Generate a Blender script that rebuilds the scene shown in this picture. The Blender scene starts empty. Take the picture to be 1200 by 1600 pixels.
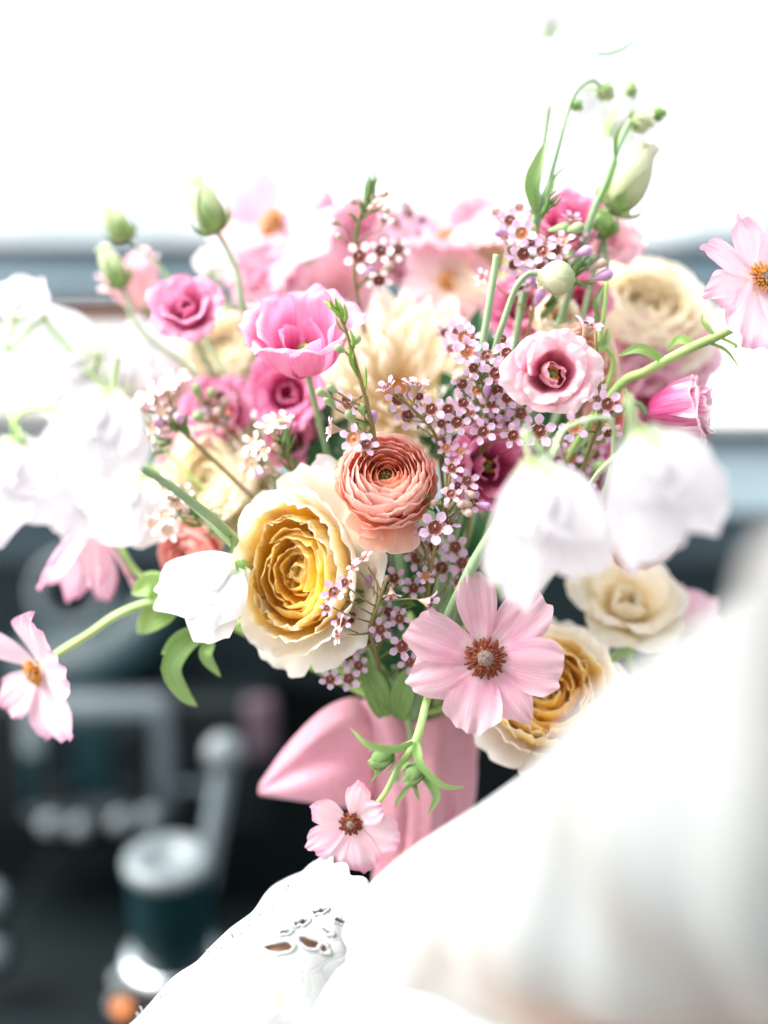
import bpy, math, random
import numpy as np
from mathutils import Vector, Matrix

random.seed(7)
C = bpy.context.scene.collection
S = bpy.context.scene
PI = math.pi

# ------------------------------------------------------------------ camera
CAM = Vector((0, 0, 1.10)); PITCH = math.radians(9)
RIGHT = Vector((1, 0, 0)); FWD = Vector((0, math.cos(PITCH), -math.sin(PITCH))); UP = Vector((0, math.sin(PITCH), math.cos(PITCH)))
cd = bpy.data.cameras.new('camera'); cam = bpy.data.objects.new('camera', cd); C.objects.link(cam)
cam.location = CAM; cam.rotation_euler = (PI/2 - PITCH, 0, 0)
cd.sensor_fit = 'VERTICAL'; cd.sensor_height = 36; cd.sensor_width = 27; cd.lens = 50
cd.clip_start = 0.02; cd.clip_end = 3000
cd.dof.use_dof = True; cd.dof.focus_distance = 0.677; cd.dof.aperture_fstop = 1.5; cd.dof.aperture_blades = 0
S.camera = cam

# ------------------------------------------------------------------ world and sun
SUNDIR = Vector((-0.62, -0.06, 0.78)).normalized()
w = bpy.data.worlds.new('World'); S.world = w; w.use_nodes = True
nt = w.node_tree; bg = nt.nodes['Background']
sky = nt.nodes.new('ShaderNodeTexSky'); sky.sky_type = 'NISHITA'; sky.sun_disc = False
sky.sun_elevation = math.asin(SUNDIR.z); sky.sun_rotation = math.atan2(SUNDIR.x, SUNDIR.y)
sky.dust_density = 2.5; sky.air_density = 1.0; sky.ozone_density = 1.0
hs = nt.nodes.new('ShaderNodeHueSaturation'); hs.inputs['Saturation'].default_value = 0.30
nt.links.new(sky.outputs[0], hs.inputs['Color']); nt.links.new(hs.outputs[0], bg.inputs['Color'])
bg.inputs['Strength'].default_value = 0.15
sl = bpy.data.lights.new('sun', 'SUN'); sl.energy = 1.5; sl.angle = math.radians(50); sl.color = (1, 0.97, 0.92)
so = bpy.data.objects.new('sun', sl); C.objects.link(so); so.rotation_euler = SUNDIR.to_track_quat('Z', 'Y').to_euler()
so.location = (0, 0, 5)
S.view_settings.view_transform = 'Standard'; S.view_settings.look = 'None'; S.view_settings.gamma = 1
S.view_settings.use_curve_mapping = False
S.view_settings.exposure = 2.0
ROOFY = .40      # front edge of the unseen roof, placed to shade the near sleeve

# ------------------------------------------------------------------ helpers
def P(px, py, d):
    k = 0.72 * d / 1600
    return CAM + RIGHT * ((px - 600) * k) + UP * ((800 - py) * k) + FWD * d
def M(px, d=0.68): return px * 0.72 * d / 1600            # pixels -> metres at a depth
def Dv(f): return (RIGHT * f[0] + UP * f[1] - FWD * f[2]).normalized()
def lin(c):
    if isinstance(c, str): c = [int(c[i:i+2], 16) / 255 for i in (0, 2, 4)]
    return tuple(x / 12.92 if x <= 0.04045 else ((x + 0.055) / 1.055) ** 2.4 for x in c) + (1,)
def frame(face, roll=0):
    z = Dv(face)
    x = RIGHT - z * RIGHT.dot(z)
    if x.length < 0.35: x = (-FWD if z.x < 0 else FWD); x = x - z * x.dot(z)
    x.normalize(); y = z.cross(x)
    m = Matrix((x, y, z)).transposed()
    return (m @ Matrix.Rotation(math.radians(roll), 3, 'Z')).to_4x4()

def mesh(name, v, f, m, uv=None, smooth=True):
    me = bpy.data.meshes.new(name); me.from_pydata([tuple(p) for p in v], [], f)
    if uv is not None:
        l = me.uv_layers.new(name='UVMap')
        idx = np.empty(len(me.loops), np.int32); me.loops.foreach_get('vertex_index', idx)
        l.data.foreach_set('uv', np.asarray(uv, np.float32)[idx].ravel())
    if smooth: me.polygons.foreach_set('use_smooth', [True] * len(me.polygons))
    if m: me.materials.append(m)
    return me
def link(name, me, parent=None, mat=None):
    o = bpy.data.objects.new(name, me); C.objects.link(o)
    if parent: o.parent = parent
    if mat is not None: o.matrix_local = mat
    return o
def tag(o, label=None, cat=None, group=None, kind=None):
    if label: o['label'] = label
    if cat: o['category'] = cat
    if group: o['group'] = group
    if kind: o['kind'] = kind
    return o
def thing(name, label, cat, mat, group=None):
    o = bpy.data.objects.new(name, None); C.objects.link(o); o.empty_display_size = 0.01
    o.matrix_world = mat
    return tag(o, label, cat, group)

def grid_faces(nu, nv):
    return [(j*(nu+1)+i, j*(nu+1)+i+1, (j+1)*(nu+1)+i+1, (j+1)*(nu+1)+i) for j in range(nv) for i in range(nu)]
def bez(path, T):
    p = np.asarray(path, float); n = len(p) - 1
    r = np.zeros(T.shape); z = np.zeros(T.shape); dr = np.zeros(T.shape); dz = np.zeros(T.shape)
    for i in range(n + 1):
        b = math.comb(n, i) * T**i * (1-T)**(n-i); r += b*p[i, 0]; z += b*p[i, 1]
    for i in range(n):
        b = n * math.comb(n-1, i) * T**i * (1-T)**(n-1-i)
        dr += b*(p[i+1, 0]-p[i, 0]); dz += b*(p[i+1, 1]-p[i, 1])
    l = np.sqrt(dr*dr+dz*dz) + 1e-9
    return r, z, dr/l, dz/l
FAN = (.30, .55, .78, .95, 1.0, .98, .88)
OVAL = (.16, .42, .74, .96, 1.0, .9, .66)
ROUND = (.35, .65, .9, 1.0, .98, .86, .6)
POINT = (.45, .75, .95, 1.0, .9, .66, .3)
def petal_mesh(path, W, mat, prof=FAN, tip=3.0, tipk=.22, wrap=1.0, cup=0.0, ruf=.03, fr=2.5, notch=0, edge=.025,
               az=0, R=1.0, seed=0, nu=12, nv=11, rmin=.18, lean=0, wob=.03, skew=0, z0=0, off=None):
    g = np.random.RandomState(seed)
    s = np.linspace(-1, 1, nu+1); t = np.linspace(0, 1, nv+1)
    ph = g.rand(8) * 6.28
    en = np.sin(4.6*s+ph[0])*.55 + np.sin(8.3*s+ph[1])*.35 + np.sin(15*s+ph[2])*.13
    top = 1 - tipk*np.abs(s)**tip - notch*np.exp(-(s/.16)**2) + edge*en
    T = np.clip(t[:, None]*top[None, :], 0, 1.08); s2 = np.broadcast_to(s, T.shape)
    r, z, tr, tz = bez(path, T)
    pd = np.interp(np.linspace(0, 1, 61), np.linspace(0, 1, len(prof)), prof)
    pd = np.convolve(np.pad(pd, 6, mode='edge'), np.ones(13)/13, 'valid')
    hw = W/2*np.interp(np.clip(T, 0, 1), np.linspace(0, 1, 61), pd)
    k = wrap/np.maximum(r, rmin) + 1e-4
    a = np.clip(s2*hw*k, -2.7, 2.7)
    y = np.sin(a)/k + skew*T; rr = r - (1-np.cos(a))/k
    dp = cup*W*s2**2*T
    dp = dp + ruf*W*T**1.6*(np.sin(fr*PI*s2+ph[3]+1.5*T)*.6 + np.sin(fr*1.83*PI*s2+ph[4])*.4)*(.35+.65*np.abs(s2)**.7)
    dp = dp + ruf*.5*W*np.clip(T-.72, 0, 1)*3*np.sin(fr*2.4*PI*s2+ph[5])
    dp = dp + wob*W*np.sin(4.2*T+ph[6])*np.sin(2.2*s2+ph[7])
    x = rr - tz*dp; zz = z + tr*dp + z0
    zz = zz + lean*y
    ca, sa = math.cos(math.radians(az)), math.sin(math.radians(az))
    v = np.stack([x*ca-y*sa+(off[0] if off else 0), x*sa+y*ca+(off[1] if off else 0), zz], -1).reshape(-1, 3)*R
    uv = np.stack([(s2+1)/2, np.broadcast_to(t[:, None], T.shape)], -1).reshape(-1, 2)
    return mesh('petal', v, grid_faces(nu, nv), mat, uv)

def spline(pts, n=24):
    p = [Vector(q) for q in pts]
    if len(p) == 2: return [p[0].lerp(p[1], i/n) for i in range(n+1)]
    p = [p[0]*2-p[1]] + p + [p[-1]*2-p[-2]]; out = []; segs = len(p)-3
    for i in range(n+1):
        u = min(i/n*segs, segs-1e-6); k = int(u); u -= k
        a, b, c, d = p[k:k+4]
        out.append(((b*2) + (c-a)*u + (a*2-b*5+c*4-d)*u*u + (b*3-a-c*3+d)*u**3)*.5)
    return out
def tube_geo(pts, rad, n=16, seg=8, flat=1.0, vv=None, ff=None, wob=0, up=None):
    vv = [] if vv is None else vv; ff = [] if ff is None else ff
    c = spline(pts, n); rs = np.interp(np.linspace(0, 1, n+1), np.linspace(0, 1, len(rad)), rad) if hasattr(rad, '__len__') else [rad]*(n+1)
    t0 = (c[1]-c[0]).normalized(); x = (Vector(up) if up else (t0.orthogonal()))
    b0 = len(vv)
    for i, q in enumerate(c):
        t = (c[min(i+1, n)]-c[max(i-1, 0)]).normalized()
        x = (x - t*x.dot(t)).normalized(); y = t.cross(x)
        for j in range(seg):
            a = 2*PI*j/seg; r = rs[i]*(1+wob*math.sin(3*a+i*.7))
            vv.append(q + x*(math.cos(a)*r) + y*(math.sin(a)*r*flat))
    for i in range(n):
        for j in range(seg):
            ff.append((b0+i*seg+j, b0+i*seg+(j+1) % seg, b0+(i+1)*seg+(j+1) % seg, b0+(i+1)*seg+j))
    ff.append(tuple(b0+j for j in reversed(range(seg)))); ff.append(tuple(b0+n*seg+j for j in range(seg)))
    return vv, ff
def lathe_geo(prof, seg=16, vv=None, ff=None, tr=None, lob=0, nl=5):
    vv = [] if vv is None else vv; ff = [] if ff is None else ff; b0 = len(vv); n = len(prof)
    for r, z in prof:
        for j in range(seg):
            a = 2*PI*j/seg; q = r*(1+lob*math.cos(nl*a+z*60))
            p = Vector((q*math.cos(a), q*math.sin(a), z)); vv.append(tr @ p if tr else p)
    for i in range(n-1):
        for j in range(seg):
            ff.append((b0+i*seg+j, b0+i*seg+(j+1) % seg, b0+(i+1)*seg+(j+1) % seg, b0+(i+1)*seg+j))
    return vv, ff
def uvlen(n, per): return None

# ------------------------------------------------------------------ materials
def nodes(name):
    m = bpy.data.materials.new(name); m.use_nodes = True; t = m.node_tree; t.nodes.clear()
    return m, t, t.nodes.new, t.links.new
def ramp(t, stops):
    r = t.nodes.new('ShaderNodeValToRGB'); e = r.color_ramp.elements
    while len(e) < len(stops): e.new(0.5)
    for k, (p, c) in zip(e, stops): k.position = p; k.color = c if len(c) == 4 else lin(c)
    return r
def petal_mat(name, stops, rim=None, rimw=.12, vein=.18, veincol=None, transl=.38, rough=.6, var=.06, side=None, back=None):
    """stops run from the petal's base (0) to its tip (1); rim colours a thin margin"""
    m, t, N, L = nodes(name)
    uv = N('ShaderNodeUVMap'); uv.uv_map = 'UVMap'; sp = N('ShaderNodeSeparateXYZ'); L(uv.outputs[0], sp.inputs[0])
    oi = N('ShaderNodeObjectInfo')
    no = N('ShaderNodeTexNoise'); no.noise_dimensions = '3D'; no.inputs['Scale'].default_value = 1
    mp = N('ShaderNodeVectorMath'); mp.operation = 'MULTIPLY_ADD'; mp.inputs[1].default_value = (34, 2.2, 1)
    L(uv.outputs[0], mp.inputs[0]); cb = N('ShaderNodeCombineXYZ'); L(oi.outputs['Random'], cb.inputs[2])
    ml = N('ShaderNodeVectorMath'); ml.operation = 'SCALE'; ml.inputs['Scale'].default_value = 50; L(cb.outputs[0], ml.inputs[0]); L(ml.outputs[0], mp.inputs[2])
    L(mp.outputs[0], no.inputs['Vector'])
    # soft mottling moves the gradient a little
    n2 = N('ShaderNodeTexNoise'); n2.inputs['Scale'].default_value = 1; mp2 = N('ShaderNodeVectorMath'); mp2.operation = 'MULTIPLY_ADD'
    mp2.inputs[1].default_value = (4, 3, 1); L(uv.outputs[0], mp2.inputs[0]); L(ml.outputs[0], mp2.inputs[2]); L(mp2.outputs[0], n2.inputs['Vector'])
    ad = N('ShaderNodeMath'); ad.operation = 'MULTIPLY_ADD'; ad.inputs[1].default_value = .34; ad.inputs[2].default_value = -.17; L(n2.outputs[0], ad.inputs[0])
    a2 = N('ShaderNodeMath'); a2.operation = 'ADD'; L(ad.outputs[0], a2.inputs[0]); L(sp.outputs[1], a2.inputs[1])
    r = ramp(t, stops); L(a2.outputs[0], r.inputs[0]); col = r.outputs[0]
    if rim:
        u1 = N('ShaderNodeMath'); u1.operation = 'SUBTRACT'; u1.inputs[1].default_value = .5; L(sp.outputs[0], u1.inputs[0])
        u2 = N('ShaderNodeMath'); u2.operation = 'ABSOLUTE'; L(u1.outputs[0], u2.inputs[0])
        u3 = N('ShaderNodeMath'); u3.operation = 'MULTIPLY'; u3.inputs[1].default_value = 2; L(u2.outputs[0], u3.inputs[0])
        u3b = N('ShaderNodeMath'); u3b.operation = 'MULTIPLY'; L(u3.outputs[0], u3b.inputs[0])
        v1 = N('ShaderNodeMapRange'); v1.inputs['From Min'].default_value = .25; v1.inputs['From Max'].default_value = .6; L(sp.outputs[1], v1.inputs[0]); L(v1.outputs[0], u3b.inputs[1])
        mx = N('ShaderNodeMath'); mx.operation = 'MAXIMUM'; L(u3b.outputs[0], mx.inputs[0]); L(sp.outputs[1], mx.inputs[1])
        mr = N('ShaderNodeMapRange'); mr.interpolation_type = 'SMOOTHSTEP'; mr.inputs['From Min'].default_value = 1-rimw; mr.inputs['From Max'].default_value = 1; L(mx.outputs[0], mr.inputs[0])
        mi = N('ShaderNodeMix'); mi.data_type = 'RGBA'; L(mr.outputs[0], mi.inputs['Factor']); L(col, mi.inputs['A']); mi.inputs['B'].default_value = lin(rim); col = mi.outputs['Result']
    hv = N('ShaderNodeHueSaturation'); L(col, hv.inputs['Color'])
    vr = N('ShaderNodeMapRange'); vr.inputs['From Min'].default_value = .35; vr.inputs['From Max'].default_value = .65
    vr.inputs['To Min'].default_value = 1-vein; vr.inputs['To Max'].default_value = 1+vein*.25; L(no.outputs[0], vr.inputs[0])
    ov = N('ShaderNodeMapRange'); ov.inputs['To Min'].default_value = 1-var; ov.inputs['To Max'].default_value = 1+var; L(oi.outputs['Random'], ov.inputs[0])
    mm = N('ShaderNodeMath'); mm.operation = 'MULTIPLY'; L(vr.outputs[0], mm.inputs[0]); L(ov.outputs[0], mm.inputs[1]); L(mm.outputs[0], hv.inputs['Value'])
    sr = N('ShaderNodeMapRange'); sr.inputs['From Min'].default_value = .35; sr.inputs['From Max'].default_value = .65
    sr.inputs['To Min'].default_value = 1+vein*1.3; sr.inputs['To Max'].default_value = 1-vein*.2; L(no.outputs[0], sr.inputs[0]); L(sr.outputs[0], hv.inputs['Saturation'])
    b = N('ShaderNodeBsdfPrincipled'); b.inputs['Roughness'].default_value = rough; b.inputs['Specular IOR Level'].default_value = .25
    b.inputs['Sheen Weight'].default_value = .15
    L(hv.outputs[0], b.inputs['Base Color'])
    bu = N('ShaderNodeBump'); bu.inputs['Strength'].default_value = .35; bu.inputs['Distance'].default_value = .0006; L(no.outputs[0], bu.inputs['Height']); L(bu.outputs[0], b.inputs['Normal'])
    tr = N('ShaderNodeBsdfTranslucent'); L(hv.outputs[0], tr.inputs['Color'])
    ms = N('ShaderNodeMixShader'); ms.inputs[0].default_value = transl; L(b.outputs[0], ms.inputs[1]); L(tr.outputs[0], ms.inputs[2])
    o = N('ShaderNodeOutputMaterial'); L(ms.outputs[0], o.inputs[0]); return m
def plain(name, c1, c2=None, scale=60, rough=.5, metal=0, transl=0, bump=0, spec=.5, stretch=(1, 1, 1), sheen=0, coat=0):
    m, t, N, L = nodes(name)
    tc = N('ShaderNodeTexCoord'); mp = N('ShaderNodeMapping'); mp.inputs['Scale'].default_value = stretch; L(tc.outputs['Object'], mp.inputs[0])
    no = N('ShaderNodeTexNoise'); no.inputs['Scale'].default_value = scale; no.inputs['Detail'].default_value = 4; L(mp.outputs[0], no.inputs['Vector'])
    r = ramp(t, [(.3, lin(c1)), (.7, lin(c2 or c1))]); L(no.outputs[0], r.inputs[0])
    b = N('ShaderNodeBsdfPrincipled'); b.inputs['Roughness'].default_value = rough; b.inputs['Metallic'].default_value = metal
    b.inputs['Specular IOR Level'].default_value = spec; b.inputs['Sheen Weight'].default_value = sheen; b.inputs['Coat Weight'].default_value = coat
    L(r.outputs[0], b.inputs['Base Color'])
    if bump:
        bu = N('ShaderNodeBump'); bu.inputs['Strength'].default_value = bump; bu.inputs['Distance'].default_value = .002; L(no.outputs[0], bu.inputs['Height']); L(bu.outputs[0], b.inputs['Normal'])
    out = b.outputs[0]
    if transl:
        tr = N('ShaderNodeBsdfTranslucent'); L(r.outputs[0], tr.inputs['Color']); ms = N('ShaderNodeMixShader'); ms.inputs[0].default_value = transl
        L(out, ms.inputs[1]); L(tr.outputs[0], ms.inputs[2]); out = ms.outputs[0]
    o = N('ShaderNodeOutputMaterial'); L(out, o.inputs[0]); return m

M_ = {}
M_['rose_out'] = petal_mat('rose_outer', [(0, 'ffdf82'), (.16, 'ffeec0'), (.4, 'fff8e8'), (1, 'fffbf3')], vein=.03, transl=.42)
M_['rose_mid'] = petal_mat('rose_middle', [(0, 'ffbe20'), (.5, 'ffd04a'), (.78, 'ffe9a8'), (.95, 'fff8e4')], rim='fffbf0', rimw=.10, vein=.03, transl=.28)
M_['rose_in'] = petal_mat('rose_inner', [(0, 'ffb42c'), (.4, 'ffcb40'), (.8, 'ffd95c'), (1, 'ffe8a0')], rim='fff4cc', rimw=.05, vein=.03, transl=.3)
M_['cream'] = petal_mat('cream', [(0, 'ffe6a8'), (.4, 'fff0cc'), (1, 'fff8e4')], vein=.03, transl=.45)
M_['creampale'] = petal_mat('cream_pale', [(0, 'ffe8b4'), (.4, 'fff3d6'), (1, 'fffaec')], vein=.03, transl=.42)
M_['creamyellow'] = petal_mat('dahlia_cream', [(0, 'e0b860'), (.35, 'f2dca8'), (.65, 'faf0da'), (1, 'fcf8f0')], vein=.05, transl=.38)
M_['peach'] = petal_mat('peach', [(0, 'ff946a'), (.4, 'ffb698'), (.8, 'ffcab8'), (1, 'ffd8cc')], rim='ffe6de', rimw=.08, vein=.05, transl=.42)
M_['peachpale'] = petal_mat('peach_pale', [(0, 'f8b898'), (.5, 'ffd2c0'), (1, 'ffe2d8')], vein=.07, transl=.42)
M_['peachorange'] = petal_mat('peach_orange', [(0, 'ffc08a'), (.5, 'ffdcc2'), (1, 'ffeee2')], vein=.05, transl=.44)
M_['ranin'] = petal_mat('ranunculus_heart', [(0, 'd8b868'), (.35, 'ff9a68'), (1, 'ffb694')], rim='ffd0ba', rimw=.12, vein=.04, transl=.4)
M_['coral'] = petal_mat('coral', [(0, 'ea6c5c'), (.5, 'fba094'), (1, 'ffd0ca')], vein=.08, transl=.42)
M_['hot'] = petal_mat('hot_pink', [(0, 'dc72a6'), (.35, 'ea98be'), (.75, 'f0b0ce'), (1, 'f3bed6')], rim='e89cc2', rimw=.05, vein=.07, transl=.42)
M_['hotdeep'] = petal_mat('deep_pink', [(0, 'd8589a'), (.5, 'ee8cbc'), (1, 'f5b0d0')], vein=.10, transl=.42)
M_['mid'] = petal_mat('mid_pink', [(0, 'a03c66'), (.3, 'd8709e'), (.8, 'ee9cc0'), (1, 'f4b2cc')], vein=.12, transl=.42)
M_['lispale'] = petal_mat('pale_lisianthus', [(0, 'c85c84'), (.35, 'eda4ba'), (.6, 'fad4de'), (1, 'fce4ea')], vein=.05, transl=.42)
M_['lisinner'] = petal_mat('pale_lisianthus_inner', [(0, 'b85070'), (.5, 'eca0b0'), (1, 'fac8d4')], vein=.07, transl=.4)
M_['anem'] = petal_mat('anemone_pink', [(0, 'fdf2f0'), (.13, 'f8d6de'), (.34, 'ecb4c9'), (.7, 'f1c6d5'), (1, 'f4cfda')], vein=.10, transl=.40)
M_['anempale'] = petal_mat('anemone_pale', [(0, 'fdeaea'), (.3, 'fbd8e4'), (.75, 'fcdde8'), (1, 'f6b8d2')], vein=.08, transl=.42)
M_['blush'] = petal_mat('blush', [(0, 'fff0d8'), (.3, 'ffeaea'), (.8, 'fcd2de'), (1, 'fcdce6')], vein=.05, transl=.42)
M_['stripe'] = petal_mat('striped_pink', [(0, 'e05c9c'), (.5, 'ee90be'), (.85, 'f8c4da'), (1, 'fce6ee')], rim='fff2f6', rimw=.25, vein=.18)
M_['white'] = petal_mat('sweet_pea_white', [(0, 'e8f0d8'), (.3, 'f3f1f4'), (1, 'f7f5f8')], vein=.04, transl=.5)
M_['sweetpink'] = petal_mat('sweet_pea_pink', [(0, 'fbf8f4'), (.5, 'fbecf1'), (1, 'f6cfde')], vein=.04, transl=.42)
M_['waxp'] = petal_mat('waxflower_pink', [(0, 'ead0e4'), (.5, 'e6c6e4'), (1, 'ecd4ee')], vein=.05, var=.14, transl=.3)
M_['waxw'] = petal_mat('waxflower_white', [(0, 'fbeef0'), (1, 'fdf8f7')], vein=.03, transl=.3)
M_['waxcup'] = plain('waxflower_cup', '5e241a', '84402e', 900, .45); M_['waxcupp'] = plain('waxflower_cup_pale', 'd8b49c', 'e4c8a8', 900, .5)
M_['waxcupl'] = plain('waxflower_cup_amber', 'a85e38', 'c08050', 900, .45)
M_['waxcalyx'] = plain('waxflower_calyx', 'a8a070', 'c89a9a', 300, .5)
M_['waxrim'] = plain('waxflower_stamens', 'f2d6dc', 'e6b8c4', 900, .5)
M_['waxbud'] = plain('waxflower_bud', 'b8a888', 'c4a0a4', 260, .45)
M_['waxbudp'] = plain('waxflower_bud_pink', 'b888bc', 'd0a8d0', 260, .45)
M_['waxbudg'] = plain('waxflower_bud_green', '86a468', 'a4b888', 260, .45)
M_['waxstem'] = plain('waxflower_stem', '6f7a3e', '8a6a44', 90, .55)
M_['needle'] = plain('needle_leaf', '5f8a52', '86a85c', 120, .5, transl=.2)
M_['needleb'] = plain('needle_leaf_bright', '8ab24a', 'a6c860', 120, .5, transl=.3)
M_['stem'] = plain('stem_green', '78986c', '93b085', 60, .5, stretch=(1, 1, .2), bump=.2)
M_['stemlight'] = plain('stem_light', '90b86a', 'b2d080', 60, .5, bump=.2)
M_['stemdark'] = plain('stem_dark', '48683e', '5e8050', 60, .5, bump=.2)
M_['stempale'] = plain('stem_pale', 'b4cc98', 'c8dcae', 60, .5)
M_['leaf'] = petal_mat('leaf_green', [(0, '82a066'), (1, '9cba80')], vein=.25, transl=.3, rough=.45)
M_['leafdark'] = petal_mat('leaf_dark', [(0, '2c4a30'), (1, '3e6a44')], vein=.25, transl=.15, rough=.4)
M_['leaflight'] = petal_mat('leaf_light', [(0, '9ac070'), (1, 'b6d490')], vein=.2, transl=.35, rough=.45)
M_['bud'] = petal_mat('bud_green', [(0, 'a8c07c'), (.5, 'c4d2a4'), (1, 'dbe0c4')], vein=.12, transl=.3)
M_['budcream'] = petal_mat('bud_cream', [(0, 'bccb92'), (.4, 'dbe0bc'), (1, 'ebebd2')], vein=.10, transl=.35)
M_['yellow'] = plain('pollen_yellow', 'e0b020', 'f0c840', 500, .7)
M_['amber'] = plain('stamen_amber', 'b06a1c', 'd8983c', 700, .6)
M_['rust'] = plain('stamen_rust', '44140a', '943e16', 700, .6)
M_['pistil'] = plain('pistil_grey', '5a4640', 'a08a80', 1200, .7, bump=.5)
M_['eye'] = plain('ranunculus_eye', '6a6a34', 'a09a54', 800, .7)
M_['black'] = plain('dark_throat', '1a0a10', '30101c', 300, .6)
M_['silk'] = plain('pink_silk', 'e2a2b4', 'e9b0c0', 260, .52, spec=.3, sheen=.5, transl=.2, bump=.15)
M_['lace'] = plain('white_lace', 'b2b4b3', 'bfc5c5', 38, .85, bump=.4, sheen=.1, transl=.10)
M_['sheer'] = plain('sheer_lace', 'b0a9a2', 'bdc6c6', 11, .85, bump=.4, sheen=.1, transl=.10)
M_['softpink'] = petal_mat('soft_pink', [(0, 'f6d4dc'), (.5, 'efbccd'), (1, 'f0c4d2')], vein=.06, transl=.4)
M_['skin'] = plain('skin', 'e0b294', 'e8c0a6', 40, .5)
M_['dashtop'] = plain('pale_dash_leather', 'e8e8e4', 'f0f0ec', 50, .5)
M_['bluegrey'] = plain('blue_grey_paint', '566c75', '647a83', 8, .35)
M_['slate'] = plain('slate_paint', '1c2e35', '263a42', 8, .4)
M_['blackp'] = plain('black_plastic', '020c0d', '051214', 20, .55, spec=.25)
M_['darkp'] = plain('dark_plastic', '06181b', '0a2024', 20, .5, spec=.3)
M_['teal'] = plain('teal_plastic', '05242a', '072c31', 12, .4, spec=.3)
M_['chrome'] = plain('satin_chrome', 'b8c0c2', 'c8d0d2', 30, .25, metal=1)
M_['greym'] = plain('grey_plastic', '606b70', '6c787c', 30, .45)
M_['silver'] = plain('silver_paint', '626c6e', '727c7e', 30, .35)
M_['mauvep'] = plain('mauve_plastic', '4c3c46', '584650', 30, .5)
M_['walnut'] = plain('walnut_trim', '6a3c22', '8a5430', 40, .4)
M_['trimgrey'] = plain('trim_grey', '879aa1', '95a8ae', 8, .4)
M_['headliner'] = plain('headliner', 'a8a49e', 'b4b0aa', 30, .8)
M_['farwall'] = plain('far_wall', 'e6ecee', 'eef2f3', 1, .8)
M_['asphalt'] = plain('road', '5c5c5a', '6a6a68', 3, .9)

# ------------------------------------------------------------------ flower parts
BIND = (640, 1120, .760)
def stem_to(root, start, back, m='stem', r=.0016, seed=0, via=None, below=True, name='stem'):
    """a stem from the flower's base, back along its axis, to the binding point and down through the wrap"""
    g = random.Random(seed); inv = root.matrix_world.inverted()
    b = P(BIND[0]+g.uniform(-38, 38), BIND[1]+g.uniform(-8, 8), BIND[2]+g.uniform(-.012, .012))
    e = P(BIND[0]+g.uniform(-45, 45)+8, 1300, BIND[2]+g.uniform(-.012, .012))
    pts = [start, start+back*.02] + ([P(*q) for q in (via or [])])
    if not via: pts.append((start+back*.05).lerp(b, .55)+FWD*.02)
    pts += [b, e]
    v, f = tube_geo([inv @ q for q in pts], [r*.95, r, r, r*1.1], 26, 7)
    return link(name, mesh(name, v, f, M_[m]), root)
def stamens(root, R, n, h, m, seed, name='stamen_ring', r0=.3, r1=1.0, rad=.0004, head=1.7, z=0):
    g = random.Random(seed); v, f = [], []
    for i in range(n):
        q = r0+(r1-r0)*(i+.5)/n; a = i*2.39996+g.uniform(-.2, .2); hh = h*(1-.55*q)*g.uniform(.8, 1.15)
        d = Vector((math.cos(a), math.sin(a), 0)); p0 = d*R*.25*q; p2 = d*R*q+Vector((0, 0, hh)); p1 = d*R*.55*q+Vector((0, 0, hh*.75))
        for p in (p0, p1, p2): p.z += z
        tube_geo([p0, p1, p2], [rad*.7, rad*.7, rad*head, rad*head*.7], 5, 5, vv=v, ff=f)
    return tag(link(name, mesh(name, v, f, M_[m]), root), kind='stuff')
def dome(root, R, m, name, z=0, flat=.6):
    prof = [(R*math.cos(a), R*flat*math.sin(a)+z) for a in np.linspace(-.3, PI/2-.02, 8)]
    v, f = lathe_geo(prof, 14); return link(name, mesh(name, v, f, M_[m]), root)
def calyx(root, R, m, n=5, length=1.0, seed=0, spread=1.0):
    for i in range(n):
        pth = [(.05, -.12), (.35*spread, -.1), (.5*spread, .35*length), (.6*spread, .7*length)]
        link('sepal', petal_mesh(pth, .38, M_[m], POINT, 1.2, .5, .7, .05, .03, az=360/n*i+seed*20, R=R, seed=seed+i, nu=6, nv=7), root)
def base(px, py, d, face, h, roll=0):
    m = frame(face, roll); p = P(px, py, d) - Dv(face)*h
    m.translation = p; return m

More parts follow.
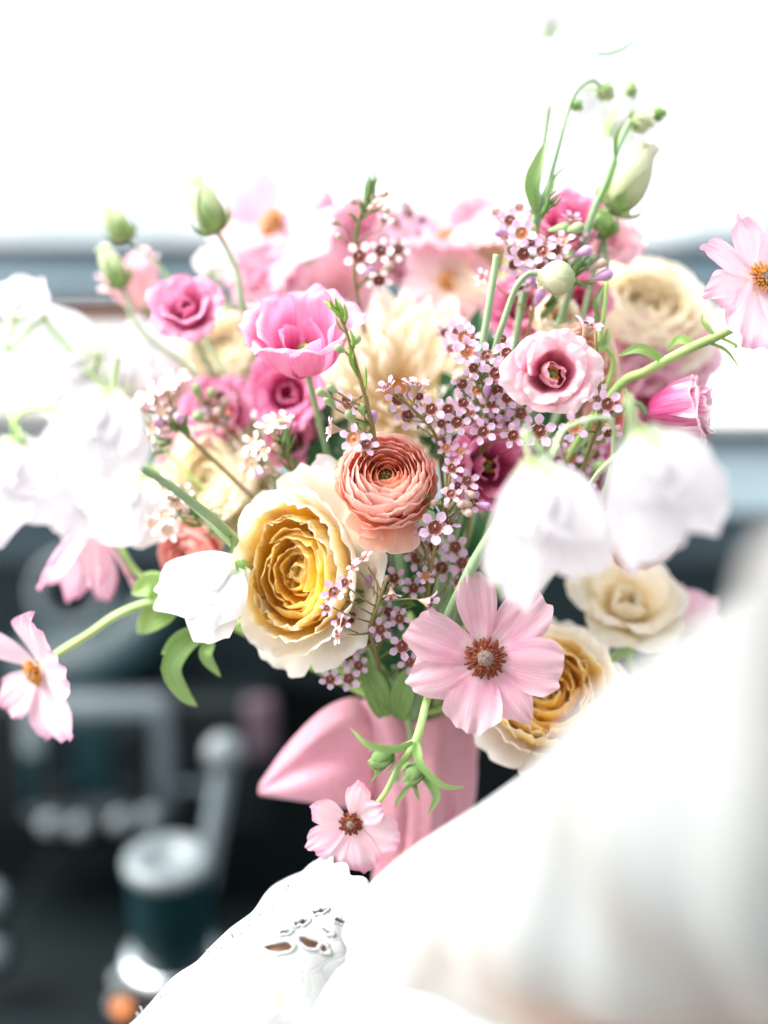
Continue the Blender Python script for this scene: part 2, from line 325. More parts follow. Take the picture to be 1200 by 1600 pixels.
def garden_rose(px, py, d, Rpx, face, label, mats=('rose_out', 'rose_mid', 'rose_in'), roll=0, seed=0, inner=20, guard=True, lite=False, group=None, loose=1.0, sx=1.0, sy=1.0):
    R = M(Rpx, d); m = base(px, py, d, face, R*.62, roll); m = m @ Matrix.Diagonal((sx, sy, 1, 1)); root = thing('garden_rose', label, 'rose', m, group)
    g = random.Random(seed); A = M_[mats[0]]; B = M_[mats[1]]; I = M_[mats[2]]
    def add(*a, **k): link('petal', petal_mesh(*a, R=R, **k), root)
    for i in range(5):     # wide outer petals that lean back
        z = g.uniform(-.08, .08); q = g.uniform(.95, 1.08)
        add([(.04, 0), (.66*q, -.1), (1.0*q, .34+z), (1.06*loose*q, .46+z), (1.18*loose*q, .34+z)], 1.3, A, FAN, 3, .2, .62, .04, .05, 1.8, edge=.04, az=72*i+g.uniform(-10, 10)+20, seed=seed+i, nu=18, nv=15)
    for i in range(6):
        z = g.uniform(-.07, .07)
        add([(.04, .02), (.62, -.02), (.98, .5+z), (.88*loose, .86+z), (.98*loose, .95+z)], 1.12, A, FAN, 3, .18, .85, .02, .045, 2, edge=.04, az=60*i+g.uniform(-10, 10), seed=seed+20+i, nu=18, nv=14)
    for i in range(6):
        z = g.uniform(-.08, .06)
        add([(.04, .05), (.54, .05), (.88, .45+z), (.74, .9+z), (.78, 1.0+z)], .98, B, FAN, 3, .18, .92, 0, .05, 2.2, edge=.035, az=60*i+g.uniform(-10, 10)+25, seed=seed+40+i, nu=16, nv=13)
    for i in range(6):
        z = g.uniform(-.09, .04)
        add([(.04, .1), (.46, .1), (.76, .45), (.62, .88+z), (.60, .96+z)], .84, B, FAN, 3, .16, .95, 0, .07, 2.4, edge=.028, az=60*i+g.uniform(-12, 12), seed=seed+60+i, nu=16, nv=12, lean=g.uniform(-.12, .12))
    for k in range(6):     # the heart: nested wide petals sinking towards the middle
        r0 = .58-.092*k; n_ = 3 if k < 4 else 2
        for i in range(n_):
            z = g.uniform(-.05, .05)-.03*k; W = min(2*PI*r0/n_*g.uniform(1.25, 1.6), 5.2*r0)
            add([(.03, .2), (r0*.95, .22), (r0+.10, .52), (r0+.03, .86+z), (r0+g.uniform(-.06, .03), .93+z)], W, I, (.8, .9, 1, 1, 1, 1, .95), 3, .10, .97, 0, .045, 2.1, edge=.022, az=360/n_*i+k*47+g.uniform(-15, 15), seed=seed+80+k*7+i, nu=24, nv=10, rmin=.05, lean=g.uniform(-.14, .14), wob=.035, off=(g.uniform(-.05, .05), g.uniform(-.05, .05)))
    for i in range(7):     # folded petals in the very middle
        th = i*137.5; q_ = .16*math.sqrt(i/7)
        add([(.02, .25), (.10, .32), (.15, .55), (.07+.02*(i % 3), .72+.02*(i % 2))], .36, I, (.8, .9, 1, 1, 1, .9, .8), 3, .12, .9, 0, .12, 1.6, edge=.05, az=th, seed=seed+130+i, nu=14, nv=8, rmin=.06, lean=g.uniform(-.4, .4), wob=.08, off=(q_*math.cos(th), q_*math.sin(th)))
    v, f = lathe_geo([(.001, .3*R), (.2*R, .34*R), (.42*R, .42*R)], 14); link('heart', mesh('heart', v, f, I, uv=[(.5, .1)]*len(v)), root)
    calyx(root, R*.6, 'leaf', 5, seed=seed)
    stem_to(root, m.translation, -Dv(face), 'stem', .0022, seed)
    return root
def ranunculus(px, py, d, Rpx, face, label, mats=('peach', 'ranin'), roll=0, seed=0, n=58, skirt=(), group=None, hi=True, eye='eye'):
    R = M(Rpx, d); m = base(px, py, d, face, R*.75, roll); root = thing('ranunculus', label, 'ranunculus', m, group)
    g = random.Random(seed)
    nu, nv = (13, 10) if hi else (9, 8)
    for i in range(n):
        q = (i+.7)/n
        rho = .10+.86*q**.92; h = .70+.24*math.sin(min(1, q*1.25)*PI*.62)-.52*q**3.2; z = g.uniform(-.035, .035)
        path = [(.04, 0), (rho*.9+.12, .02), (rho*1.22+.10, h*.55), (rho+.05*q, h+z)] if q < .75 else [(.04, 0), (rho*.9, -.05), (rho*1.0+.06, h*.5), (rho*1.06, h+z+.04)]
        W = .42+.86*q+g.uniform(-.05, .08)
        link('petal', petal_mesh(path, W, M_[mats[1] if q < .26 else mats[0]], (.35, .65, .9, 1.0, 1.0, .95, .8), 3.2, .12, 1.0-.35*q*q, 0, .012+.03*q, 1.6, edge=.012, az=i*137.5+g.uniform(-9, 9), R=R, seed=seed+i, nu=nu, nv=nv, rmin=.1, wob=.02, lean=g.uniform(-.06, .06)), root)
    for j, (az, L, dz) in enumerate(skirt):
        link('petal', petal_mesh([(.1, 0), (.6, .05), (.95*L, dz*.5), (1.0*L, dz)], .72, M_[mats[0]], FAN, 3, .18, .4, .06, .05, 2, az=az, R=R, seed=seed+200+j, nu=13, nv=11), root)
    dome(root, R*.17, eye, 'flower_eye', R*.46, .7)
    stamens(root, R*.16, 16, R*.2, 'eye', seed, 'pistils', z=R*.48, rad=.0003)
    stem_to(root, m.translation, -Dv(face), 'stem', .0018, seed)
    return root
def lisianthus(px, py, d, Rpx, face, label, mats=('hot', 'hotdeep'), roll=0, seed=0, outer=6, inner=5, flare=1.0, height=1.0, open_=.42, group=None, center=True, name='lisianthus', cat='lisianthus', mid=5, cal='leaf', via=None):
    R = M(Rpx, d); m = base(px, py, d, face, R*height*.8, roll); root = thing(name, label, cat, m, group)
    g = random.Random(seed); H = height
    for i in range(outer):
        z = g.uniform(-.12, .12); q = g.uniform(.88, 1.1)
        link('petal', petal_mesh([(.05, 0), (open_+.28, .05), (open_+.22, .75*H), (.8*flare*q, .98*H+z), (1.06*flare*q, .84*H+z)], 1.25*g.uniform(.85, 1.1), M_[mats[0]], FAN, 3, .22, .7, .0, .075, 1.3, edge=.022, az=360/outer*i+g.uniform(-16, 16), R=R, seed=seed+i, nu=20, nv=17, lean=g.uniform(-.2, .2), wob=.05), root)
    for i in range(mid):
        z = g.uniform(-.14, .08); q = g.uniform(.85, 1.12)
        link('petal', petal_mesh([(.05, .02), (open_+.18, .1), (open_+.1, .8*H), (.5*flare*q, 1.02*H+z), (.74*flare*q, 1.0*H+z)], 1.0*g.uniform(.85, 1.15), M_[mats[0]], FAN, 3, .2, .8, .0, .09, 1.3, edge=.022, az=360/mid*i+30+g.uniform(-18, 18), R=R, seed=seed+30+i, nu=18, nv=15, lean=g.uniform(-.25, .25), wob=.06), root)
    for i in range(inner):
        z = g.uniform(-.2, .06)
        link('petal', petal_mesh([(.03, .05), (open_*.9, .15), (open_*.8, .6*H), (open_*g.uniform(.3, .75), .9*H+z)], .7, M_[mats[1]], FAN, 3, .2, .8, .0, .11, 1.2, edge=.02, az=360/max(1, inner)*i+10+g.uniform(-25, 25), R=R, seed=seed+60+i, nu=15, nv=12, lean=g.uniform(-.4, .4), wob=.07), root)
    if center:
        dome(root, R*.12, 'leaf', 'pistil', R*.35, 1.3)
        stamens(root, R*.2, 7, R*.3, 'yellow', seed, 'stamens', z=R*.22, rad=.0007, head=2.4)
    calyx(root, R*.55, cal, 5, seed=seed)
    stem_to(root, m.translation, -Dv(face), 'stem', .0017, seed, via)
    return root
def anemone(px, py, d, Rpx, face, label, spec, mats='anem', seed=0, roll=0, cen=.16, group=None, via=None, stem='stemlight', rust=True, nst=80, droop=.0, stemobj=True):
    """spec: list of (azimuth, length, width, lift) per petal"""
    R = M(Rpx, d); m = base(px, py, d, face, R*.05, roll); root = thing('anemone', label, 'anemone', m, group)
    g = random.Random(seed)
    for i, (az, L, W, z) in enumerate(spec):
        off = -.02 if i % 2 else 0
        link('petal', petal_mesh([(.05, off), (.4*L, .04+off), (.75*L, .1+z*.6), (1.0*L, z)], W, M_[mats], OVAL if W < .62 else FAN, 2.6, g.uniform(.22, .36), .12, g.uniform(.0, .12), .11, g.uniform(1.4, 2.0), edge=.065, az=az, R=R, seed=seed+i*3, nu=20, nv=18, wob=.05, lean=g.uniform(-.16, .16), rmin=.5), root)
    dome(root, R*cen*.46, 'pistil', 'pistil', R*.07, .8)
    if rust:
        stamens(root, R*cen, nst, R*.12, 'rust', seed, 'stamen_ring', .45, 1.05, z=R*.03, rad=.00034, head=2.3)
        stamens(root, R*cen*.85, int(nst*.4), R*.11, 'amber', seed+5, 'inner_stamens', .4, 1.0, z=R*.03, rad=.00028)
    else:
        stamens(root, R*cen, nst, R*.15, 'amber', seed, 'stamen_ring', .3, 1.0, z=R*.03, rad=.0004)
    if stemobj: stem_to(root, m.translation, -Dv(face), stem, .0017, seed, via)
    return root
def sweet_pea(px, py, d, Rpx, face, az, label, m='white', seed=0, roll=0, group=None, via=None, wide=1.35, keel=True, stem='stemlight', ruf=.05):
    R = M(Rpx, d); fm = frame(face, roll)
    mid = fm.to_3x3() @ Vector((math.cos(math.radians(az)), math.sin(math.radians(az)), 0))
    fm.translation = P(px, py, d) - mid*R*.5
    root = thing('sweet_pea', label, 'sweet pea', fm, group); mt = M_[m]
    # a wide ruffled banner behind, two ruffled wings in front of it
    for s in (-1, 1):
        link('banner_petal', petal_mesh([(-.10, -.05), (.3, .03), (.75, .05), (1.1-.07*(s+seed % 2), -.03*s)], wide*.88, mt, (.38, .78, 1.0, 1.02, 1.1, 1.0, .8), 2.6, .30, 0, -.02, ruf*1.0, 1.4, edge=.095, az=az+s*21, R=R, seed=seed+s+2, nu=30, nv=24, lean=-s*.06, wob=.03, z0=.012*s), root)
    for s in (-1, 1):
        link('wing_petal', petal_mesh([(-.05, .03), (.2, .09), (.42, .13), (.62+.1*s, .10)], .62*min(1.1, wide+.2), mt, (.35, .75, .98, 1.05, 1.0, .9, .7), 2.6, .28, .0, -.04, ruf*1.1, 1.4, edge=.06, az=az+s*25+6, R=R, seed=seed+s+7, nu=18, nv=16, lean=-s*.12, wob=.05), root)
    if keel:
        link('keel_petal', petal_mesh([(0, .05), (.15, .16), (.28, .2), (.36, .17)], .2, mt, OVAL, 2.4, .3, .4, -.3, .02, az=az, R=R, seed=seed+11, nu=7, nv=8), root)
    p0 = fm.translation
    v, f = lathe_geo([(.01, -.12), (.09, -.08), (.12, 0.0), (.1, .12)], 10)
    rot = Matrix.Rotation(math.radians(az), 4, 'Z') @ Matrix.Translation((-.03*R, 0, -.12*R)) @ Matrix.Rotation(PI*.18, 4, 'Y')
    link('calyx', mesh('calyx', [rot @ (q*R) for q in v], f, M_['leaflight'], uv=[(.5, .5)]*len(v)), root)
    stem_to(root, p0-Dv(face)*R*.18, (-mid if via else -Dv(face)), stem, .0011, seed, via)
    return root
def pointy(px, py, d, Rpx, face, label, m='creamyellow', seed=0, n=64, group=None):
    R = M(Rpx, d); mt = base(px, py, d, face, R*.45); root = thing('dahlia', label, 'dahlia', mt, group); g = random.Random(seed)
    for i in range(n):
        q = (i+.6)/n; L = .22+.80*q**.8; h = .62-.35*q**2
        path = [(.03, .1), (L*.45, .05+.05*(1-q)), (L*.9+.04, h*.45), (L*1.0, h+g.uniform(-.06, .06)+.16*q)]
        link('petal', petal_mesh(path, .15+.17*q, M_[m], POINT, 1.4, .22, .4, .25, .05, 1.2, edge=.02, az=i*137.5+g.uniform(-8, 8), R=R, seed=seed+i, nu=8, nv=10, lean=g.uniform(-.2, .2), rmin=.12), root)
    dome(root, R*.14, 'amber', 'flower_eye', R*.12, .5)
    stem_to(root, mt.translation, -Dv(face), 'stem', .002, seed); return root
def bud(px, py, tx, ty, d, wpx, label, m='bud', seed=0, stem=None, sepals=5, group=None, stemmat='stem', sr=.0012, long_sepal=.5, name='flower_bud', d2=None):
    """a closed bud from its base (px,py) to its tip (tx,ty), with wrapped petals and sepals; stem is a list of points"""
    p0 = P(px, py, d); p1 = P(tx, ty, d2 or d); ax = p1-p0; L = ax.length; R = L
    mt = ax.to_track_quat('Z', 'Y').to_matrix().to_4x4(); mt.translation = p0
    root = thing(name, label, 'flower bud', mt, group); wr = M(wpx, d)/2/L
    for i in range(4):
        link('petal', petal_mesh([(.02, 0), (wr*1.35, .12), (wr*1.15, .6), (wr*.25, .86), (.015, 1.0)], wr*2.6, M_[m], ROUND, 2, .06, .95, 0, .02, 1.2, az=90*i, R=R, seed=seed+i, nu=10, nv=14, rmin=wr*.35, skew=wr*.25), root)
    for i in range(sepals):
        link('sepal', petal_mesh([(.02, -.03), (wr*1.5, .05), (wr*1.35, long_sepal*.6), (wr*1.2, long_sepal)], wr*.7, M_['leaf' if stemmat != 'stempale' else 'leaflight'], POINT, 1.2, .5, .8, 0, .02, az=360/sepals*i+20, R=R, seed=seed+20+i, nu=5, nv=7, rmin=wr*.4), root)
    if stem:
        inv = mt.inverted(); pts = [inv @ p0] + [inv @ P(*q) for q in stem]
        v, f = tube_geo(pts, [sr*.9, sr, sr*1.1], 22, 7); link('stem', mesh('stem', v, f, M_[stemmat]), root)
    return root
def leaf_obj(root, pts, wpx, m='leaf', name='leaf', d=.68, seed=0, up=None, fold=.25):
    """a leaf blade that follows world points"""
    inv = root.matrix_world.inverted(); c = spline(pts, 14); W = M(wpx, d)/2; g = random.Random(seed); v = []; uv = []
    n = Vector(up) if up else -FWD
    for i, q in enumerate(c):
        t = i/14; tg = (c[min(i+1, 14)]-c[max(i-1, 0)]).normalized(); x = tg.cross(n).normalized(); nn = x.cross(tg)
        w_ = W*(math.sin(PI*min(1, t*.94+.06)**.8)**.8 if t < 1 else 0.02)
        for j in range(7):
            s = j/3-1; v.append(inv @ (q + x*(s*w_) + nn*(abs(s)*w_*fold + w_*.08*math.sin(5*t+3*s+seed)))); uv.append((j/6, t))
    return link(name, mesh(name, v, grid_faces(6, 14), M_[m], uv), root)

# ------------------------------------------------------------------ waxflowers: shared floret pieces
WX = {}
for pm in ('waxp', 'waxw'):
    for k in range(3):
        WX[pm, k] = petal_mesh([(.37, -.02), (.62, .04+.05*k), (.86, .10+.08*k), (1.02, .08+.12*k)], .52+.03*k, M_[pm], (.36, .72, .98, 1.0, .9, .66), 2.2, .36, .1, .16, .03, 1.3, edge=.015, seed=k, nu=8, nv=7, rmin=.6, wob=.03)
_v, _f = lathe_geo([(.03, -.95), (.10, -.85), (.22, -.5), (.38, -.18), (.48, -.02), (.48, .04), (.45, .04), (.43, -.03)], 12)
WX['calyx'] = mesh('calyx', _v, _f, M_['waxcalyx'])
_v, _f = lathe_geo([(.445, .03), (.38, -.03), (.22, -.06), (.07, -.03), (.05, .03)], 14)
WX['cup'] = mesh('flower_cup', _v, _f, M_['waxcup']); WX['cupl'] = mesh('flower_cup', _v, _f, M_['waxcupl']); WX['cupp'] = mesh('flower_cup', _v, _f, M_['waxcupp'])
_v, _f = [], []
for i in range(10):
    a = i*2*PI/10+.2; d_ = Vector((math.cos(a), math.sin(a), 0))
    tube_geo([d_*.46, d_*.47+Vector((0, 0, .07)), d_*.42+Vector((0, 0, .11))], [.02, .018, .034], 3, 4, vv=_v, ff=_f)
tube_geo([Vector((0, 0, -.03)), Vector((.05, .04, .12)), Vector((.14, .1, .2))], [.03, .025, .03], 3, 4, vv=_v, ff=_f)
WX['stam'] = mesh('stamens', _v, _f, M_['waxrim'])
_v, _f = lathe_geo([(.02, -1.1), (.14, -.95), (.34, -.4), (.46, .05), (.44, .12), (.47, .2), (.42, .45), (.26, .64), (.02, .72)], 12)
t = M_['lace'].node_tree; b_ = [n for n in t.nodes if n.type == 'BSDF_PRINCIPLED'][0]; bu_ = [n for n in t.nodes if n.type == 'BUMP'][0]
vo = t.nodes.new('ShaderNodeTexVoronoi'); vo.feature = 'DISTANCE_TO_EDGE'; vo.inputs['Scale'].default_value = 170
vr_ = t.nodes.new('ShaderNodeMapRange'); vr_.inputs['From Max'].default_value = .12; t.links.new([n for n in t.nodes if n.type == 'MAPPING'][0].outputs[0], vo.inputs['Vector'])
t.links.new(vo.outputs['Distance'], vr_.inputs[0]); t.links.new(vr_.outputs[0], bu_.inputs['Height']); bu_.inputs['Strength'].default_value = .22; bu_.inputs['Distance'].default_value = .0012
for k_ in ('waxbud', 'waxbudp', 'waxbudg'): WX[k_] = mesh('flower_bud', _v, _f, M_[k_])
def needle_mesh(m):
    v, f = tube_geo([Vector((0, 0, 0)), Vector((.03, 0, .35)), Vector((.0, 0, .7)), Vector((-.05, 0, 1))], [.028, .042, .036, .006], 6, 5, flat=.6)
    return mesh('needle_leaf', v, f, M_[m])
WX['needle'] = needle_mesh('needle'); WX['needleb'] = needle_mesh('needleb')

def wax_sprig(label, stem, florets, buds=(), needles=(), pm='waxp', seed=0, budm='waxbud', group=None, cup='cup', nm='needle', rs=.0007, tilt=.38, lean=(0, .12, 1)):
    g = random.Random(seed)
    sp = [P(*q) for q in stem]; c = spline(sp, 40)
    mt = Matrix.Translation(sp[0]); inv = mt.inverted()
    root = thing('waxflower_sprig', label, 'waxflower', mt, group)
    v, f = tube_geo([inv @ q for q in sp], [rs*1.6, rs], 24, 6)
    def twig(end, axis, r):
        # leave the main stem a little lower than the floret and run up to its foot
        best = min(c[:-1], key=lambda q: (q-end).length); i = max(0, c.index(best)-5); q = c[i]
        tube_geo([inv @ q, inv @ ((q+end)/2+FWD*.001+(end-q).orthogonal().normalized()*.0008), inv @ (end-axis*r*.4), inv @ end], [rs*.8, rs*.6, rs*.6, r*.09], 7, 5, vv=v, ff=f)
    for it in florets:
        px, py, s = it[:3]; face = it[3] if len(it) > 3 and it[3] else None
        d0 = it[4] if len(it) > 4 and it[4] else None; cp = it[5] if len(it) > 5 else cup
        if face is None: face = (lean[0]+g.uniform(-tilt, tilt), lean[1]+g.uniform(-tilt, tilt), lean[2])
        ref = min(c, key=lambda q: (q-P(px, py, stem[0][2])).length)
        dd = d0 if d0 else (ref-CAM).dot(FWD)-.006+g.uniform(-.006, .005)
        r = M(s, dd)/2*g.uniform(.92, 1.22); m = frame(face, g.uniform(0, 72)); m.translation = P(px, py, dd)
        o = link('floret', WX['calyx'], root, inv @ m @ Matrix.Scale(r, 4)); op = g.choice((0, 0, 1, 1, 2))
        for k in range(5): link('petal', WX[pm, op], o, Matrix.Rotation(2*PI*k/5+g.uniform(-.08, .08), 4, 'Z'))
        link('flower_cup', WX[cp if (cp == 'cupp' or g.random() > .18) else 'cupl'], o); link('stamens', WX['stam'], o)
        ax = Dv(face); twig(P(px, py, dd)-ax*r*.93, ax, r)
    for it in buds:
        px, py, s = it[:3]; bm = it[3] if len(it) > 3 else budm
        ref = min(c, key=lambda q: (q-P(px, py, stem[0][2])).length); dd = (ref-CAM).dot(FWD)-.005+g.uniform(-.005, .004)
        ax = ((P(px, py, dd)-ref).normalized() + UP*.3 - FWD*.3).normalized(); r = M(s, dd)/2
        m = ax.to_track_quat('Z', 'Y').to_matrix().to_4x4(); m.translation = P(px, py, dd)
        link('flower_bud', WX[bm], root, inv @ m @ Matrix.Scale(r*2, 4)); twig(P(px, py, dd)-ax*r*2.1, ax, r)
    for it in needles:   # (x0,y0,x1,y1[,depth])
        x0, y0, x1, y1 = it[:4]; ref = min(c, key=lambda q: (q-P(x0, y0, stem[0][2])).length); dd = it[4] if len(it) > 4 else (ref-CAM).dot(FWD)-.002
        a, b = P(x0, y0, dd), P(x1, y1, dd-.004+g.uniform(-.004, .006)); ax = b-a
        m = ax.to_track_quat('Z', 'Y').to_matrix().to_4x4() @ Matrix.Rotation(g.uniform(0, 6), 4, 'Z'); m.translation = a
        link('needle_leaf', WX[nm], root, inv @ m @ Matrix.Diagonal((.026, .026, ax.length, 1)))
    link('stem', mesh('stem', v, f, M_['waxstem']), root)
    return root
def auto_needles(x, y, ang, n, L, spread, seed):
    g = random.Random(seed); out = []
    for i in range(n):
        a = math.radians(ang+g.uniform(-spread, spread)); l = L*g.uniform(.6, 1.1); ox, oy = g.uniform(-8, 8), g.uniform(-14, 14)
        out.append((x+ox, y+oy, x+ox+l*math.cos(a), y+oy-l*math.sin(a)))
    return out

# ================================================================== the car round the bouquet
def boxgeo(x0, x1, y0, y1, z0, z1, bev=0.004):
    import bmesh
    bm = bmesh.new(); bmesh.ops.create_cube(bm, size=1)
    for q in bm.verts: q.co = Vector(((x0+x1)/2+q.co.x*(x1-x0), (y0+y1)/2+q.co.y*(y1-y0), (z0+z1)/2+q.co.z*(z1-z0)))
    if bev: bmesh.ops.bevel(bm, geom=bm.edges[:], offset=bev, segments=3, affect='EDGES', profile=.6)
    return bm
def box(name, x0, x1, y0, y1, z0, z1, m, parent=None, bev=.004, rot=None):
    bm = boxgeo(x0, x1, y0, y1, z0, z1, bev); me = bpy.data.meshes.new(name); bm.to_mesh(me); bm.free()
    me.polygons.foreach_set('use_smooth', [bev > 0]*len(me.polygons)); me.materials.append(M_[m])
    return link(name, me, parent)
def extrude_x(name, prof, x0, x1, m, parent=None, n=24, bow=0.0):
    """a profile in (y,z) swept across the car, bowed a little towards the windscreen"""
    v = []; f = []; k = len(prof)
    for i in range(n+1):
        u = i/n; x = x0+(x1-x0)*u; b = bow*(1-(2*u-1)**2)
        for (y, z) in prof: v.append((x, y+b, z))
    for i in range(n):
        for j in range(k): f.append((i*k+j, i*k+(j+1) % k, (i+1)*k+(j+1) % k, (i+1)*k+j))
    f.append(tuple(range(k))[::-1]); f.append(tuple(n*k+j for j in range(k)))
    o = link(name, mesh(name, v, f, M_[m], smooth=False), parent); return o
def YZ(py, d):
    p = P(600, py, d); return (p.y, p.z)
dash = thing('dashboard', 'dark car dashboard with pale top, blue grey trim and round vents behind the flowers', 'dashboard', Matrix.Identity(4))
a, b, c_, d_ = YZ(492, 1.62), YZ(655, 1.34), YZ(700, 1.36), YZ(600, 1.66)
extrude_x('dash_top', [a, b, (b[0]+.004, b[1]-.02), (a[0]+.02, a[1]-.05)], -1.1, 1.1, 'dashtop', dash)
extrude_x('walnut_edge', [(a[0]+.001, a[1]+.004), (a[0]+.022, a[1]+.004), (a[0]+.024, a[1]-.045), (a[0]+.021, a[1]-.045)], -1.1, 1.1, 'walnut', dash)
y0, z0 = YZ(668, 1.345); y1, z1 = YZ(688, 1.345)
extrude_x('chrome_strip', [(y0-.006, z0), (y0+.02, z0+.003), (y0+.02, z1), (y0-.006, z1)], -1.1, 1.1, 'slate', dash)
y0, z0 = YZ(690, 1.352); y1, z1 = YZ(800, 1.345)
extrude_x('trim_panel', [(y0, z0), (y0+.03, z0), (y1+.03, z1), (y1, z1)], -1.1, 1.1, 'trimgrey', dash)
y2, z2 = YZ(880, 1.345)
extrude_x('middle_panel', [(y1+.006, z1-.001), (y1+.04, z1-.001), (y2+.05, z2), (y2+.008, z2)], -1.1, 1.1, 'slate', dash)
y3, z3 = YZ(1075, 1.36)
extrude_x('lower_panel', [(y2+.014, z2-.001), (y2+.06, z2-.001), (y3+.06, z3), (y3+.012, z3)], -1.1, 1.1, 'darkp', dash)
y4, z4 = YZ(1900, 1.50)
extrude_x('footwell_panel', [(y3+.05, z3-.001), (y3+.10, z3-.001), (y4+.1, z4), (y4+.05, z4)], -1.1, 1.1, 'blackp', dash)
def vent(px, py, d, rpx):
    r = M(rpx, d); m = frame((0, .1, 1)); m.translation = P(px, py, d)
    v, f = lathe_geo([(r*.72, -.02), (r*.72, 0), (r*.86, .006), (r, .002), (r*1.02, -.02)], 32, tr=m); o = link('air_vent', mesh('air_vent', v, f, M_['greym']), dash)
    v, f = lathe_geo([(.0005, -.012), (r*.3, -.008), (r*.7, -.012)], 28, tr=m); link('vent_disc', mesh('vent_disc', v, f, M_['darkp']), o)
    for k in range(-2, 3):
        h = math.sqrt(max(0, .7**2-(k*.24)**2))*r
        v, f = tube_geo([m @ Vector((-h, k*.24*r, -.004)), m @ Vector((h, k*.24*r, -.004))], r*.05, 4, 6, flat=2); link('vent_slat', mesh('vent_slat', v, f, M_['darkp']), o)
vent(112, 925, 1.315, 64); vent(330, 880, 1.33, 60); vent(1010, 985, 1.33, 62)
# diagonal shroud under the vent
v, f = tube_geo([P(20, 1035, 1.30), P(150, 1030, 1.29), P(215, 985, 1.30), P(250, 930, 1.31)], [.03, .035, .03, .02], 16, 12, flat=.5); link('shroud', mesh('shroud', v, f, M_['teal']), dash)
# cowl and windscreen
cow = thing('windscreen', 'bright car windscreen with blue grey lower frame behind the bouquet', 'windscreen', Matrix.Identity(4))
y5, z5 = YZ(376, 1.80); y6, z6 = YZ(416, 1.80); y7, z7 = YZ(454, 1.78); y8, z8 = YZ(600, 1.76)
extrude_x('rubber_seal', [(y5-.008, z5), (y5+.02, z5+.004), (y5+.02, z6), (y5-.008, z6)], -1.3, 1.3, 'slate', cow)
extrude_x('lower_frame', [(y6, z6-.001), (y6+.03, z6-.001), (y7+.03, z7), (y7, z7)], -1.3, 1.3, 'bluegrey', cow)
extrude_x('frame_shadow_gap', [(y7+.012, z7-.001), (y7+.03, z7-.001), (y8+.03, z8), (y8+.012, z8)], -1.3, 1.3, 'darkp', cow)
gm, t, N, L = nodes('windscreen_glass'); g1 = N('ShaderNodeBsdfTransparent'); g1.inputs[0].default_value = (.95, .97, .97, 1); g2 = N('ShaderNodeBsdfGlossy'); g2.inputs['Roughness'].default_value = .02
ms = N('ShaderNodeMixShader'); ms.inputs[0].default_value = .05; L(g1.outputs[0], ms.inputs[1]); L(g2.outputs[0], ms.inputs[2]); g3 = N('ShaderNodeBsdfTranslucent'); g3.inputs[0].default_value = (.9, .93, .94, 1); ms2 = N('ShaderNodeMixShader'); ms2.inputs[0].default_value = .22; L(ms.outputs[0], ms2.inputs[1]); L(g3.outputs[0], ms2.inputs[2]); oo = N('ShaderNodeOutputMaterial'); L(ms2.outputs[0], oo.inputs[0]); M_['glass'] = gm   # translucent share puts a haze of light into the pane, paling the view
extrude_x('glass', [(y5+.004, z5+.004), (y5+.010, z5+.004), (y5-.25, z5+.62), (y5-.256, z5+.62)], -1.3, 1.3, 'glass', cow, bow=.0)
pnl = thing('padded_panel', 'white padded panel with a thin brown top edge behind the white sweet peas at left', 'panel', Matrix.Identity(4))
p_, q_ = P(-140, 490, .93), P(262, 668, .93)
box('panel_face', p_.x, q_.x, p_.y, p_.y+.05, q_.z, p_.z, 'dashtop', pnl, .008); box('piping', p_.x, q_.x-.006, p_.y-.002, p_.y+.03, p_.z-.002, p_.z+.0022, 'walnut', pnl, .001)
# radio panel
con = thing('radio_panel', 'dark radio console with grey surround, two black slots and four pale knobs', 'console', Matrix.Identity(4))
DC = 1.24
def pb(name, xa, ya, xb, yb, d, th, m, parent, bev=.004):
    p, q = P(xa, ya, d), P(xb, yb, d); return box(name, min(p.x, q.x), max(p.x, q.x), p.y, p.y+th, min(p.z, q.z), max(p.z, q.z), m, parent, bev)
pb('console_body', -60, 1095, 420, 1330, DC+.012, .1, 'blackp', con, .012)
fr = pb('surround', 25, 1085, 268, 1300, DC, .02, 'greym', con, .015)
pb('face_plate', 62, 1120, 232, 1255, DC-.003, .01, 'darkp', con, .004)
for x in (68, 176): pb('slot', x+5, 1140, x+40, 1200, DC-.007, .008, 'blackp', con, .002); pb('lower_slot', x+8, 1222, x+46, 1262, DC-.0075, .008, 'blackp', con, .002)
pb('teal_screen', 104, 1130, 172, 1250, DC-.006, .008, 'teal', con, .002)
pb('teal_edge', 30, 1180, 58, 1270, DC-.005, .008, 'teal', con, .002)
for x, y in ((78, 1288), (124, 1292), (188, 1284), (234, 1278)):
    m = frame((0, .15, 1)); m.translation = P(x, y, DC-.012); r = M(17, DC)
    v, f = lathe_geo([(r*1.05, -.012), (r, 0), (r*.9, .006), (r*.7, .008), (.0004, .0085)], 20, tr=m); link('knob', mesh('knob', v, f, M_['silver']), con)
pb('mauve_panel', 380, 1095, 428, 1190, 1.25, .02, 'mauvep', con, .006)
pb('glove_edge', 275, 1120, 372, 1128, 1.26, .02, 'greym', con, .003); pb('lower_ledge', 215, 1225, 330, 1236, 1.26, .02, 'greym', con, .003)
